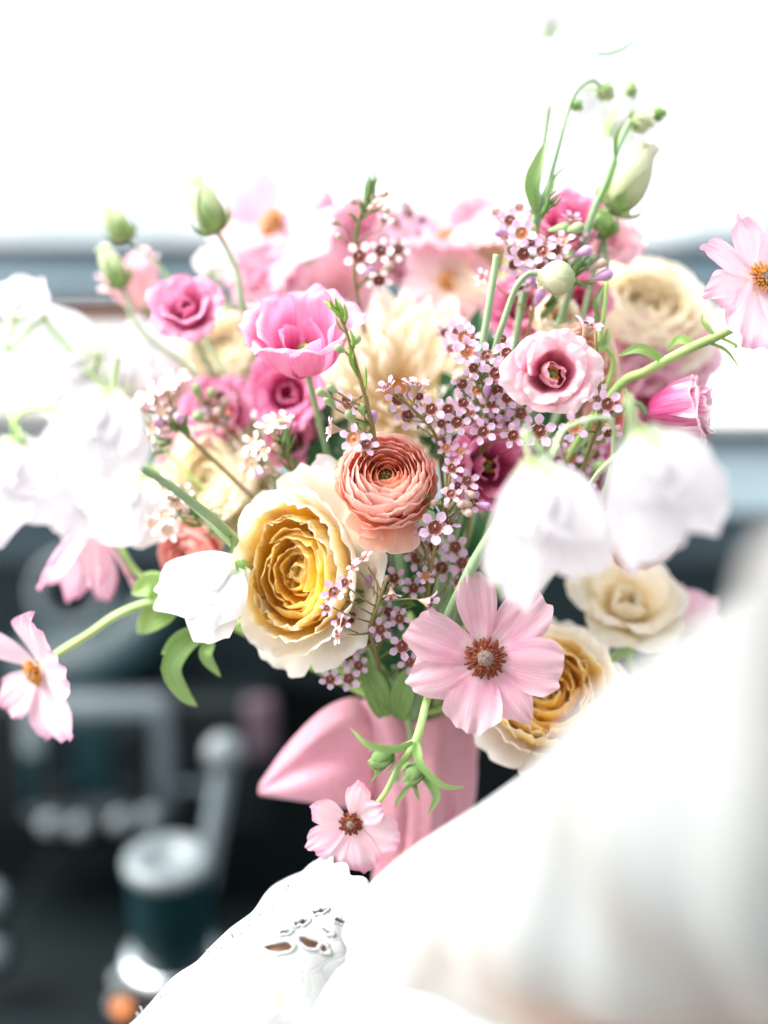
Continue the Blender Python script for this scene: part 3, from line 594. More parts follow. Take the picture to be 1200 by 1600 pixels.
# the slanting selector lever
lv = thing('selector_lever', 'slanting pale grey lever with a round tip left of the pink bow', 'lever', Matrix.Identity(4))
v, f = tube_geo([P(318, 1390, 1.12), P(332, 1310, 1.12), P(345, 1235, 1.12), P(354, 1190, 1.12)], [.008, .0085, .0085, .008], 16, 14); link('lever_arm', mesh('lever_arm', v, f, M_['greym']), lv)
m = frame((0, .2, 1)); m.translation = P(350, 1176, 1.115); r = M(31, 1.115)
v, f = lathe_geo([(r*math.sin(a)+.0002, r*math.cos(a)*.8) for a in np.linspace(PI, 0, 14)], 22, tr=m); link('lever_tip', mesh('lever_tip', v, f, M_['silver']), lv)
# the big cylindrical knob in front of it
gk = thing('gear_knob', 'big dark cylindrical knob with a shiny silver top and chrome collar', 'gear knob', Matrix.Identity(4))
ctr = P(262, 1345, 1.04); r = M(68, 1.04)
ax = (UP*.93 - FWD*.36).normalized(); m = ax.to_track_quat('Z', 'Y').to_matrix().to_4x4(); m.translation = ctr
h = M(150, 1.04)
v, f = lathe_geo([(r*.80, -h*1.25), (r*.92, -h), (r*.97, -h*.2), (r*.98, -.006)], 36, tr=m); link('knob_body', mesh('knob_body', v, f, M_['teal']), gk)
v, f = lathe_geo([(r*.98, -.0058), (r*1.03, -.003), (r*1.0, .003), (r*.8, .006), (r*.45, .003), (r*.38, -.001), (.0005, .0)], 36, tr=m); link('silver_cap', mesh('silver_cap', v, f, M_['silver']), gk)
v, f = lathe_geo([(r*.84, -h*1.15), (r*1.12, -h*1.12), (r*1.25, -h*1.22), (r*1.22, -h*1.4), (r*.9, -h*1.5)], 36, tr=m); link('chrome_collar', mesh('chrome_collar', v, f, M_['chrome']), gk)
v, f = lathe_geo([(r*1.1, -h*1.5), (r*1.35, -h*1.6), (r*1.5, -h*2.3)], 30, tr=m); link('gaiter', mesh('gaiter', v, f, M_['blackp']), gk)
# cigarette lighter with its glowing ring
em, t, N, L = nodes('lamp_glow'); e = N('ShaderNodeEmission'); e.inputs[0].default_value = lin('ff9a5a'); e.inputs[1].default_value = .55; oo = N('ShaderNodeOutputMaterial'); L(e.outputs[0], oo.inputs[0]); M_['glow'] = em
lt = thing('lighter_socket', 'small chrome socket with a glowing orange lamp below the big knob', 'lighter', Matrix.Identity(4))
m = frame((0, .5, 1)); m.translation = P(186, 1568, 1.05); r = M(16, 1.05)
v, f = lathe_geo([(r*1.0, -.03), (r*1.1, 0), (r*.95, .004), (r*.8, .001), (r*.75, -.01), (.0004, -.01)], 24, tr=m); link('socket', mesh('socket', v, f, M_['chrome']), lt)
m2 = m.copy(); m2.translation = P(189, 1574, 1.035); v, f = lathe_geo([(r*.75, -.004), (r*.7, .001), (r*.4, .004), (.0004, .005)], 20, tr=m2); link('lamp', mesh('lamp', v, f, M_['glow']), lt)
m3 = m.copy(); m3.translation = P(188, 1530, 1.06); v, f = lathe_geo([(r*.9, -.01), (r*.95, .001), (r*.3, .004), (.0004, .004)], 20, tr=m3); link('push_button', mesh('push_button', v, f, M_['silver']), lt)
for (x, y, rr) in ((-22, 1405, 30), (-18, 1490, 30)):
    m4 = frame((.1, .4, 1)); m4.translation = P(x, y, 1.12); r = M(rr, 1.12)
    kk = thing('dash_switch', 'upper grey switch at the left edge beside the console' if y < 1450 else 'lower darker switch at the left edge beside the console', 'switch', m4)
    v, f = lathe_geo([(r, -.02), (r, 0), (r*.8, .006), (.0004, .007)], 22); link('switch_cap', mesh('switch_cap', v, f, M_['silver' if y < 1450 else 'greym']), kk)
    v, f = lathe_geo([(r*1.25, -.02), (r*1.2, -.008), (r*1.0, -.006)], 22); link('bezel', mesh('bezel', v, f, M_['darkp']), kk)
# tunnel and floor
tag(box('car_floor', -1.1, 1.1, .2, 2.2, .35, .39, 'blackp', None, 0), kind='structure')
tun = thing('centre_tunnel', 'black centre tunnel carrying the gear knob below the dashboard', 'console', Matrix.Identity(4))
p1 = P(150, 1640, 1.02); box('tunnel_cover', P(-150, 1640, 1.02).x, P(520, 1640, 1.02).x, p1.y-.25, 1.5, p1.z-.25, p1.z-.02, 'blackp', tun, .02)
# roof and rear wall added out of view to shade the near sleeve
rf = thing('shade_roof', 'pale lined roof added above and behind the view to shade the sleeve', 'car roof', Matrix.Identity(4))
extrude_x('roof_panel', [(-1.3, 1.42), (-.5, 1.52), (.2, 1.52), (ROOFY, 1.47), (ROOFY, 1.50), (.2, 1.56), (-.5, 1.56), (-1.32, 1.46)], -.75, .75, 'headliner', rf)
extrude_x('rear_wall', [(-1.3, .4), (-1.3, 1.415), (-1.34, 1.415), (-1.34, .4)], -.75, .75, 'headliner', rf)
# outside
tag(link('road', mesh('road', [(-900, -900, -.4), (900, -900, -.4), (900, 900, -.4), (-900, 900, -.4)], [(0, 1, 2, 3)], M_['asphalt'], smooth=False)), kind='structure')
def building(xa, xb, ya, yb, d, label, nwin):
    p, q = P(xa, ya, d), P(xb, yb, d); r = thing('building', label, 'building', Matrix.Identity(4))
    box('wall', p.x, q.x, p.y, p.y+8, -.4, p.z, 'farwall', r, 0); box('roof', p.x-.4, q.x+.4, p.y-.4, p.y+8.4, p.z+.002, p.z+.5, 'farwall', r, 0)
    for i in range(nwin):
        x = p.x+(q.x-p.x)*(i+.5)/nwin
        for zf in (.3, .7): box('window', x-.6, x+.6, p.y-.05, p.y+.02, -.4+(p.z+.4)*zf, -.4+(p.z+.4)*zf+1.3, 'bluegrey', r, 0)
building(20, 235, 205, 300, 45, 'pale hazy building seen through the windscreen on the left', 4)
building(1060, 1420, 140, 320, 38, 'pale hazy building seen through the windscreen on the right', 5)

# ================================================================== the bouquet: ribbon wrap
wrp = thing('ribbon_wrap', 'pink silk ribbon wrapped round the stems with a big bow loop at its left', 'ribbon', Matrix.Translation(P(650, 1230, .765)))
inv = wrp.matrix_world.inverted()
def wrap_geo():
    v = []; uv = []; nu, nv = 60, 22
    for j in range(nv+1):
        t = j/nv; cx, cy = 662-6*t, 1112+268*t
        for i in range(nu+1):
            a = 2*PI*i/nu; r = M(80-6*t+3*math.sin(3*t+2), .765)
            fold = (.05+.03*math.sin(3*t))*math.sin(5*a+1.3+3*t)+.035*math.sin(11*a-5*t)+.02*math.sin(19*a+7*t)+.03*math.sin(6*t+2*a)+.10*math.exp(-((a-PI*1.57)/.10)**2)
            if j == 0: r *= 1.02
            cy2 = cy+6*math.sin(3*a+1)*(1-t)*2
            r *= 1+fold; x = P(cx+10*t*t*math.sin(2*a), cy2, .765)
            v.append(inv @ (x+RIGHT*(r*math.cos(a))+FWD*(r*.8*math.sin(a))+UP*(.0012*math.sin(3*a+1)*(1-t)))); uv.append((i/nu, t))
    return v, grid_faces(nu, nv), uv
v, f, uv = wrap_geo(); link('wrap', mesh('wrap', v, f, M_['silk'], uv), wrp)
def ribbon_patch(name, rows, seed=0, nu=22, nv=24, th=.0):
    """a cloth strip through rows of (px,py,d) control points"""
    cols = [spline([P(*q) for q in r], nu) for r in rows]; v = []; g = random.Random(seed)
    for i in range(nu+1):
        col = spline([c2[i] for c2 in cols], nv)
        v += [inv @ q for q in col]
    return link(name, mesh(name, v, grid_faces(nv, nu), M_['silk']), wrp)
ribbon_patch('bow_loop', [   # a loop standing out to the left: over the top, round the tip, back underneath
    [(590, 1130, 0.762), (560, 1090, 0.750), (505, 1108, 0.750), (448, 1165, 0.758), (408, 1222, 0.772)],
    [(592, 1145, 0.756), (565, 1125, 0.740), (520, 1135, 0.738), (462, 1180, 0.744), (404, 1232, 0.766)],
    [(596, 1170, 0.758), (562, 1165, 0.750), (520, 1170, 0.748), (465, 1200, 0.750), (404, 1238, 0.766)],
    [(598, 1200, 0.762), (560, 1215, 0.746), (515, 1220, 0.740), (458, 1230, 0.744), (405, 1240, 0.766)],
    [(600, 1225, 0.766), (560, 1258, 0.756), (515, 1258, 0.754), (455, 1250, 0.758), (410, 1243, 0.772)],
    [(602, 1215, 0.785), (565, 1240, 0.792), (515, 1235, 0.794), (460, 1225, 0.788), (412, 1232, 0.778)],
    [(595, 1150, 0.790), (560, 1130, 0.794), (510, 1135, 0.794), (450, 1180, 0.788), (410, 1226, 0.778)]])
ribbon_patch('bow_fold', [
    [(555, 1098, 0.752), (570, 1120, 0.748), (585, 1160, 0.750), (600, 1220, 0.756)],
    [(575, 1092, 0.744), (596, 1118, 0.738), (612, 1160, 0.740), (620, 1220, 0.750)],
    [(598, 1100, 0.742), (625, 1122, 0.740), (640, 1165, 0.744), (640, 1225, 0.754)],
    [(625, 1112, 0.755), (648, 1130, 0.756), (655, 1170, 0.756), (650, 1225, 0.760)]], 3)
ribbon_patch('ribbon_tail', [
    [(600, 1210, 0.756), (592, 1260, 0.750), (590, 1310, 0.750), (600, 1380, 0.754)],
    [(625, 1205, 0.750), (622, 1260, 0.744), (625, 1310, 0.746), (630, 1380, 0.750)],
    [(650, 1205, 0.754), (655, 1260, 0.752), (660, 1310, 0.754), (662, 1380, 0.756)]], 4)

# ================================================================== the bouquet: main flowers
garden_rose(468, 893, .695, 118, (-.42, .02, .9), 'large cream garden rose with yellow heart left of the centre', seed=3, roll=0, inner=20, sx=.92, sy=1.16)
garden_rose(855, 1085, .718, 112, (-.06, .42, .9), 'yellow hearted garden rose half behind the big pink anemone', seed=19, roll=50)
ranunculus(604, 738, .678, 82, (.0, .42, .9), 'peach ranunculus with tight rings of petals in the centre', seed=5, skirt=((-75, 1.35, -.1), (-100, 1.3, -.1), (-120, 1.1, 0)))
lisianthus(468, 512, .690, 100, (-.12, .72, .69), 'bright pink lisianthus cup opening upward, nearest the pink bud rose', seed=8, open_=.40, inner=2, flare=.92, outer=5, mid=3, height=1.05)
lisianthus(866, 582, .668, 72, (0, .02, 1), 'pale pink round lisianthus facing the viewer at the right of the waxflowers', ('lispale', 'lisinner'), seed=11, open_=.36, flare=1.0, height=.85, inner=4, outer=6, mid=6)
lisianthus(768, 728, .700, 72, (.15, .0, 1), 'mid pink lisianthus with a dark throat between ranunculus and sweet pea', ('mid', 'mid'), seed=15, open_=.42, inner=2, outer=5, mid=4)
anemone(758, 1028, .672, 126, (.02, .06, 1), 'large pink anemone with dark rust stamens, wide open at the front', [
    (158, 1.04, .62, .16), (99, 1.10, .52, .20), (46, 1.06, .66, .04), (-9, .98, .74, .16), (-56, .96, .50, .0), (-105, .94, .74, .10), (-162, .98, .68, -.02)], seed=4, cen=.265, nst=150)
anemone(548, 1287, .690, 80, (-.12, -.10, 1), 'small pink anemone hanging in front of the lowest ribbon', [
    (155, .84, .55, .15), (75, .95, .5, .3), (35, .8, .55, .3), (-15, 1.0, .9, .12), (-70, 1.0, .7, .05), (-120, 1.0, .7, .0), (-150, .98, .6, .08)], 'anempale', seed=31, cen=.24, stemobj=False, nst=70)
# the hanging anemone's stalk with its whorl of leaves and two buds
o = [q for q in C.objects if q.get('label', '').startswith('small pink anemone')][0]; inv_o = o.matrix_world.inverted()
def stalk(root, pts, rad, m, name='stem', n=24):
    iv = root.matrix_world.inverted(); v, f = tube_geo([iv @ P(*q) for q in pts], rad, n, 8, wob=.06); return link(name, mesh(name, v, f, M_[m]), root)
stalk(o, [(640, 960, .73), (672, 1050, .69), (664, 1105, .672), (650, 1158, .664), (622, 1200, .668), (600, 1242, .680), (565, 1282, .694)], [.0019, .0021, .0019, .0021, .0014, .0013, .0013], 'stemlight')
stalk(o, [(652, 1150, .664), (655, 1180, .662), (648, 1205, .660)], [.0013, .0011, .0010], 'stemlight', 'side_stem', 10)
for pts, wd in (([(645, 1160, .663), (615, 1170, .655), (575, 1163, .652), (546, 1136, .656)], 13), ([(650, 1160, .66), (655, 1190, .652), (690, 1226, .65), (728, 1230, .652)], 12),
                ([(652, 1195, .66), (670, 1220, .655), (682, 1245, .654), (668, 1273, .656)], 15), ([(640, 1160, .665), (610, 1175, .664), (585, 1190, .664), (583, 1205, .666)], 10),
                ([(648, 1215, .66), (636, 1232, .658), (622, 1250, .66), (617, 1262, .662)], 8), ([(646, 1215, .66), (650, 1235, .658), (656, 1252, .66)], 7), ([(605, 1195, .664), (592, 1205, .664), (578, 1224, .667)], 7)):
    leaf_obj(o, [P(*q) for q in pts], wd, 'leaf', 'leaf', .66, fold=.5)
bud(612, 1172, 580, 1198, .662, 34, 'hairy green anemone bud, upper of two below the big pink anemone', 'leaf', 41, [(630, 1164, .664), (650, 1156, .665)], 5, None, 'stemlight', .0009, .8)
bud(655, 1196, 636, 1226, .657, 34, 'hairy green anemone bud, lower of two beside the small pink anemone', 'leaf', 42, [(658, 1180, .660), (652, 1158, .664)], 5, None, 'stemlight', .0009, .8)

anemone(56, 1050, .722, 120, (-.62, -.30, .72), 'backlit pink anemone side on at the left edge', [
    (150, 1.05, .5, .5), (75, .95, .8, .2), (20, .9, .75, .2), (-50, 1.0, .6, .1), (-85, .98, .52, .05), (-130, .9, .6, .2)], 'anempale', seed=52, cen=.2, rust=False, stemobj=False)
o = [q for q in C.objects if q.get('label', '').startswith('backlit pink anemone side')][0]
stalk(o, [(62, 1042, .728), (100, 1015, .735), (140, 990, .732), (195, 955, .728), (265, 938, .724), (360, 960, .735), (520, 1040, .738), (640, 1120, .735)], [.0017, .002, .002, .0022, .0026, .0024, .002, .002], 'stemlight', n=36)
anemone(1192, 436, .690, 128, (.35, .25, .8), 'pink anemone cut by the right edge of the picture', [
    (165, .92, .42, .1), (205, 1.0, .55, .1), (252, 1.08, .85, .15), (120, .8, .5, .2), (60, .9, .7, .2), (0, .95, .8, .2), (300, 1.0, .8, .3)], 'anempale', seed=57, cen=.24, rust=False, stemobj=False)
o = [q for q in C.objects if q.get('label', '').startswith('pink anemone cut')][0]
stalk(o, [(1190, 440, .694), (1165, 498, .70), (1130, 521, .692), (1070, 548, .690), (1010, 580, .696), (960, 612, .706), (860, 760, .73), (680, 1100, .736)], [.0014, .0016, .0022, .0023, .0024, .0024, .002, .002], 'stemlight', n=36)
for pts, wd in (([(1120, 528, .69), (1100, 505, .69), (1098, 490, .692)], 8), ([(1105, 535, .69), (1135, 548, .692), (1162, 586, .695)], 6), ([(1090, 545, .69), (1062, 530, .692), (1040, 548, .70)], 14), ([(1040, 565, .692), (1000, 545, .69), (965, 556, .694)], 16), ([(1120, 525, .69), (1150, 540, .69), (1145, 545, .69)], 6)):
    leaf_obj(o, [P(*q) for q in pts], wd, 'leaflight', 'leaf', .69, fold=.4)
anemone(140, 835, .765, 104, (-.12, -.93, .22), 'drooping pink and white anemone above the left air vent', [
    (-60, .62, .6, .95), (-115, .58, .55, 1.0), (0, .85, .62, .75), (55, .55, .6, .9), (125, .6, .6, .9), (180, .62, .6, .95)], 'anempale', seed=61, cen=.12, rust=False, stemobj=False)
o = [q for q in C.objects if q.get('label', '').startswith('drooping pink and white')][0]
stalk(o, [(142, 830, .777), (158, 815, .77), (185, 850, .762), (225, 905, .755), (330, 960, .75), (640, 1120, .735)], [.0013, .0013, .0016, .002, .002, .002], 'stemlight', n=30)
leaf_obj(o, [P(160, 830, .768), P(185, 812, .765), P(225, 808, .765)], 9, 'leaflight', 'leaf', .76)
anemone(428, 352, .815, 150, (-.60, .22, .6), 'soft blurred pink anemone upper left with orange centre', [
    (20, 1.0, .9, .1), (-30, 1.05, .9, .1), (60, 1.1, .8, .0), (-75, .9, .7, .1), (120, .7, .7, .3), (180, .7, .7, .3), (230, .8, .7, .2)], 'softpink', seed=66, cen=.2, rust=False)
anemone(700, 372, .815, 112, (.0, .75, .5), 'blurred pale pink anemone tilted up behind the cream dahlia', [
    (0, .9, .8, .2), (60, 1, .8, .2), (120, 1, .8, .1), (180, 1.0, .85, .2), (240, .95, .8, .3), (300, .95, .8, .3)], 'softpink', seed=71, cen=.18, rust=False)
anemone(700, 440, .79, 78, (.1, .15, 1), 'white petalled anemone with yellow eye behind the dahlia', [
    (10, 1, .8, .2), (75, .9, .8, .1), (140, 1, .8, .1), (200, 1.0, .8, .1), (260, 1.0, .7, .1), (310, .95, .7, .1)], 'blush', seed=74, cen=.24, rust=False)
pointy(624, 590, .752, 172, (.02, .30, .95), 'creamy white dahlia with pointed petals behind the waxflowers', seed=9)
lisianthus(290, 478, .738, 66, (.0, .35, .94), 'bright pink lisianthus rosebud at the upper left', ('hot', 'hotdeep'), seed=24, open_=.22, inner=4, outer=5, mid=5, flare=.85, center=False, height=1.15)
lisianthus(202, 425, .80, 62, (-.35, .72, .4), 'pale pink lisianthus cup blurred at the far upper left', ('blush', 'blush'), seed=27, open_=.36, inner=2, mid=3, outer=5, flare=.8, height=1.3)
lisianthus(446, 612, .740, 62, (-.1, .1, 1), 'deep pink lisianthus in the shade under the bright pink cup', ('hotdeep', 'hotdeep'), seed=33, open_=.35, inner=4, center=False)
lisianthus(455, 690, .745, 44, (.1, -.1, 1), 'dusky pink lisianthus in shadow beside the white waxflowers', ('mid', 'mid'), seed=36, open_=.3, inner=3, center=False)
lisianthus(340, 640, .765, 58, (-.2, .2, .9), 'blurred pink lisianthus behind the brown waxflower buds', ('hotdeep', 'coral'), seed=38, open_=.34, inner=3, center=False)
garden_rose(335, 742, .765, 92, (-.55, .15, .8), 'pale cream rose blurred behind the long green stem', ('creampale', 'creampale', 'cream'), seed=44, inner=12)
garden_rose(350, 545, .80, 62, (-.2, .4, .9), 'small cream rose blurred between the two pink lisianthus', ('creampale', 'creampale', 'cream'), seed=46, inner=10)
ranunculus(284, 872, .742, 58, (-.5, -.1, .85), 'coral ranunculus on the left beside the white sweet pea', ('coral', 'coral'), seed=48, n=36, hi=False)
lisianthus(888, 345, .735, 62, (-.1, .55, .8), 'pink lisianthus at the top right among green stems', ('mid', 'mid'), seed=50, open_=.34, inner=3, center=False)
lisianthus(958, 372, .755, 50, (.4, .4, .8), 'pale pink lisianthus below the pale green bud', ('blush', 'anem'), seed=53, open_=.34, inner=2, center=False)
lisianthus(905, 472, .748, 50, (.1, .1, 1), 'vivid pink lisianthus glimpsed below the round pale bud', ('hotdeep', 'hotdeep'), seed=55, open_=.3, inner=3, center=False)
lisianthus(815, 480, .752, 52, (-.2, .1, 1), 'pink lisianthus in shade behind the two tall stems', ('mid', 'mid'), seed=59, open_=.3, inner=3, center=False)
ranunculus(920, 560, .712, 66, (.35, .15, .9), 'pale orange ranunculus tucked behind the round pale lisianthus', ('peachorange', 'peachorange'), seed=62, n=40, hi=False)
ranunculus(872, 492, .728, 42, (0, .35, .9), 'small cream peach ranunculus above the round pale lisianthus', ('creampale', 'peachorange'), seed=64, n=28, hi=False)
garden_rose(1010, 485, .785, 96, (.1, .55, .8), 'cream rose blurred at the upper right', ('creampale', 'creampale', 'cream'), seed=68, inner=12)
lisianthus(1020, 632, .765, 80, (.35, .1, .9), 'blurred pink lisianthus behind the striped flower on the right', ('anem', 'hotdeep'), seed=72, open_=.36, inner=3)
lisianthus(955, 645, .742, 42, (.2, 0, 1), 'coral pink lisianthus in shade below the pale orange ranunculus', ('coral', 'coral'), seed=75, open_=.3, inner=3, center=False)
lisianthus(925, 745, .735, 56, (.1, .0, 1), 'dusky pink lisianthus glimpsed between the two white sweet peas', ('mid', 'anem'), seed=77, open_=.34, inner=4, center=False)
lisianthus(1092, 640, .700, 82, (.9, .06, .42), 'striped pink and white flower side on at the right', ('stripe', 'stripe'), seed=79, open_=.34, inner=4, outer=5, mid=5, flare=.62, height=1.15, center=False, name='striped_flower', cat='tulip', cal='leaflight')
ranunculus(1015, 840, .715, 66, (.35, -.35, .85), 'peach pink ranunculus showing below the right sweet pea', ('peachpale', 'peach'), seed=82, n=36, hi=False)

lisianthus(985, 935, .752, 88, (.0, .55, .8), 'open creamy white lisianthus at the lower right above the yellow rose', ('creampale', 'creampale'), seed=86, open_=.36, inner=3, outer=6, mid=4, flare=1.05, height=.8, center=False)
lisianthus(570, 352, .83, 62, (-.1, .45, .85), 'soft pink lisianthus far back between the slim waxflower and the pink anemone', ('softpink', 'softpink'), seed=141, open_=.34, inner=3, center=False)
lisianthus(640, 395, .82, 66, (.0, .4, .9), 'soft pink lisianthus far back above the dahlia', ('softpink', 'anem'), seed=143, open_=.34, inner=3, center=False)
lisianthus(755, 345, .83, 54, (.1, .5, .8), 'soft pink lisianthus far back left of the top right waxflowers', ('softpink', 'softpink'), seed=145, open_=.34, inner=3, center=False)
lisianthus(1010, 555, .77, 60, (.2, .25, .9), 'blush lisianthus blurred just above the long right stem', ('softpink', 'blush'), seed=147, open_=.34, inner=3, center=False)
lisianthus(300, 700, .785, 62, (-.3, .3, .9), 'blush lisianthus blurred behind the dark twig of white waxflowers', ('blush', 'blush'), seed=149, open_=.34, inner=3, center=False)
# ------------------------------------------------------------------ sweet peas
WSP = 'white sweet pea '
sweet_pea(856, 832, .592, 192, (.05, .1, 1), -80, 'white sweet pea hanging in front at the right centre, left of a pair', seed=3, wide=.66, via=[(858, 715, .606), (885, 668, .622), (960, 668, .64), (900, 850, .72)], stem='stempale')
sweet_pea(1040, 776, .560, 180, (.1, .05, 1), -72, 'white sweet pea hanging in front at the right centre, right of a pair', seed=13, wide=.80, via=[(980, 690, .61), (920, 760, .67), (860, 900, .72)], stem='stempale')
sweet_pea(318, 932, .686, 132, (-.35, .1, .95), 218, 'crisp white sweet pea overlapping the left rim of the big cream rose', seed=23, wide=.80, ruf=.045)
sweet_pea(32, 765, .762, 140, (.1, .1, 1), -80, 'white sweet pea at the left edge hanging from a curled green stem', seed=33, wide=.82, via=[(35, 690, .762), (20, 668, .76), (60, 640, .758), (200, 700, .75)])
sweet_pea(150, 690, .600, 138, (-.1, .1, 1), -100, 'blurred white sweet pea close to the viewer on the left', seed=43, wide=.9, via=[(190, 700, .63), (300, 790, .69)], stem='stempale')
sweet_pea(32, 462, .765, 62, (-.2, .2, .9), 75, 'small white sweet pea at the left edge against the dashboard', seed=53, via=[(70, 500, .765), (120, 560, .765)])
sweet_pea(85, 575, .770, 125, (-.1, .15, 1), 190, 'broad white sweet pea in the white mass at the left, nearest the edge', seed=63)
sweet_pea(185, 560, .775, 115, (.0, .2, 1), 95, 'upright white sweet pea in the white mass below the pale pink cup', seed=73)
sweet_pea(200, 800, .745, 105, (-.2, -.1, 1), 245, 'white sweet pea hanging beside the drooping pink anemone', seed=83)
sweet_pea(890, 150, .79, 84, (0, .1, 1), 200, 'sheer white sweet pea high at the top right, left of the nodding buds', seed=93, via=[(905, 330, .77)])
sweet_pea(985, 175, .80, 84, (.1, .2, 1), 40, 'sheer white sweet pea high at the top right, beside the nodding buds', seed=97, via=[(930, 330, .77)])
sweet_pea(845, 15, .80, 70, (-.1, .1, 1), 110, 'topmost white sweet pea cut by the upper edge', seed=99, via=[(815, 130, .80), (815, 300, .78)])
sweet_pea(1078, 958, .785, 72, (.15, .15, 1), 55, 'pale pink sweet pea blurred beside the white sleeve on the right', 'sweetpink', seed=103, via=[(1005, 1000, .77), (900, 1050, .76)])
sweet_pea(1065, 1008, .785, 50, (.15, 0, 1), -60, 'smaller pale pink sweet pea right below the other pink one', 'sweetpink', seed=105, via=[(1000, 1000, .772), (900, 1060, .76)])
sweet_pea(335, 405, .785, 44, (-.1, .3, 1), 80, 'white sweet pea bud blurred above the pink lisianthus rosebud', seed=107)
sweet_pea(508, 738, .705, 36, (-.2, .1, 1), 200, 'single creamy sweet pea petal left of the peach ranunculus', seed=109, keel=False)

sweet_pea(150, 780, .78, 120, (-.1, .1, 1), 265, 'white sweet pea directly above the drooping pink anemone', seed=113)
# more soft flowers at the back
lisianthus(415, 430, .80, 60, (-.2, .4, .9), 'soft pink lisianthus blurred behind the bright pink cup', ('anem', 'hot'), seed=121, open_=.34, inner=3, center=False)
lisianthus(520, 455, .82, 70, (.0, .4, .9), 'pale blush lisianthus blurred behind the slim waxflower sprig', ('blush', 'blush'), seed=123, open_=.34, inner=3, center=False)
garden_rose(760, 420, .80, 74, (.1, .4, .9), 'cream rose blurred behind the two tall stems at the top', ('creampale', 'creampale', 'cream'), seed=125, inner=8)
lisianthus(250, 600, .79, 52, (-.3, .2, .9), 'pale blush lisianthus blurred behind the white waxflowers on the left', ('blush', 'anem'), seed=127, open_=.34, inner=3, center=False)
lisianthus(1075, 560, .79, 58, (.3, .2, .9), 'pale pink lisianthus blurred behind the long right stem', ('blush', 'anem'), seed=129, open_=.34, inner=3, center=False)
garden_rose(905, 650, .77, 66, (.2, .1, 1), 'cream rose in shade behind the pale orange ranunculus', ('creampale', 'creampale', 'cream'), seed=131, inner=8)
garden_rose(560, 790, .745, 64, (.1, .1, 1), 'cream rose deep in the bouquet below the peach ranunculus', ('creampale', 'cream', 'cream'), seed=133, inner=8)
ranunculus(250, 770, .775, 54, (-.3, .1, .9), 'cream ranunculus blurred behind the slanting green stem', ('creampale', 'peachorange'), seed=135, n=26, hi=False)
# ------------------------------------------------------------------ buds and bare stems
bud(340, 362, 301, 277, .748, 52, 'tall pale green bud, the tallest at the upper left', seed=1, stem=[(352, 385, .75), (372, 430, .75), (385, 500, .75), (470, 760, .75), (640, 1120, .735)], sr=.0016)
bud(202, 372, 158, 318, .785, 40, 'green bud leaning left above the pale pink cup', seed=2, stem=[(220, 392, .785), (260, 430, .785), (360, 600, .77), (640, 1120, .735)])
bud(192, 448, 158, 384, .775, 40, 'lower green bud in front of the pale pink cup', seed=3, stem=[(200, 470, .775), (222, 520, .772), (360, 650, .77), (640, 1120, .735)])
bud(956, 332, 1016, 226, .742, 66, 'large pale green lisianthus bud at the top right', 'budcream', 4, [(945, 360, .742), (930, 420, .74), (850, 700, .74), (640, 1120, .735)], sr=.0015, long_sepal=.28)
bud(945, 372, 938, 328, .73, 44, 'short plump green bud below the large pale one', 'leaflight', 5, [(946, 395, .73), (942, 460, .732), (850, 700, .74), (640, 1120, .735)], long_sepal=.7)
bud(898, 432, 838, 437, .684, 54, 'round pale bud nodding over the waxflowers at upper right', 'budcream', 6, None, sepals=0)
def bare(label, pts, rad, m, d=.7, name='flower_stalk', leaves=(), leafm='leaf'):
    root = thing(name, label, 'stem', Matrix.Translation(P(*pts[0]))); stalk(root, pts, rad, m, n=40)
    for lp, wd in leaves: leaf_obj(root, [P(*q) for q in lp], wd, leafm, 'leaf', d, fold=.5)
    return root
bare('green stem arching over to the round pale bud', [(846, 428, .682), (826, 428, .683), (806, 450, .684), (788, 500, .688), (770, 560, .694), (720, 800, .72), (640, 1120, .735)], [.0013, .0014, .0016, .0017, .0018], 'stem')
bare('green stem cut short behind the waxflowers, left of the arching one', [(776, 398, .69), (770, 440, .69), (757, 520, .692), (750, 570, .696), (710, 800, .72), (640, 1120, .735)], [.0017, .0018, .0018], 'stem')
bare('cut green stem standing straight at the top right, with a long leaf', [(857, 166, .715), (850, 220, .714), (840, 290, .714), (834, 350, .714), (770, 700, .73), (640, 1120, .735)], [.0014, .0015, .0017], 'stem', leaves=[([(838, 335, .712), (830, 290, .706), (842, 250, .706), (852, 222, .710)], 22)])
bare('green stem nodding over to two small buds at the top right', [(938, 134, .735), (925, 126, .73), (905, 138, .726), (890, 165, .724), (875, 220, .720), (858, 285, .718), (840, 350, .716), (770, 700, .73), (640, 1120, .735)], [.0010, .0011, .0013, .0016, .0018], 'stem', leaves=[([(855, 300, .716), (868, 275, .714), (895, 250, .714)], 5), ([(905, 138, .726), (925, 140, .722), (940, 141, .722)], 3)])
bare('thick green stem leaning right to the pale round bud pair', [(985, 188, .728), (972, 215, .726), (955, 262, .724), (938, 310, .722), (918, 360, .722), (800, 740, .735), (640, 1120, .735)], [.0014, .0018, .0021, .0021], 'stem', leaves=[([(935, 320, .72), (950, 290, .716), (966, 250, .716)], 10), ([(960, 245, .722), (963, 215, .718), (975, 190, .718)], 8)])
bud(938, 134, 958, 156, .735, 26, 'small green nodding bud at the end of the curved stem', 'bud', 7, None, long_sepal=.8)
bud(896, 158, 909, 172, .725, 17, 'tiny green bud under the bend of the curved stem', 'leaflight', 8, None, long_sepal=.9)
bud(982, 193, 1022, 188, .735, 38, 'pale round bud at the tip of the leaning stem', 'budcream', 9, None, sepals=4, long_sepal=.35)
bud(1018, 180, 1042, 175, .74, 22, 'small green bud right beside the pale round one', 'leaflight', 10, None, long_sepal=.8)
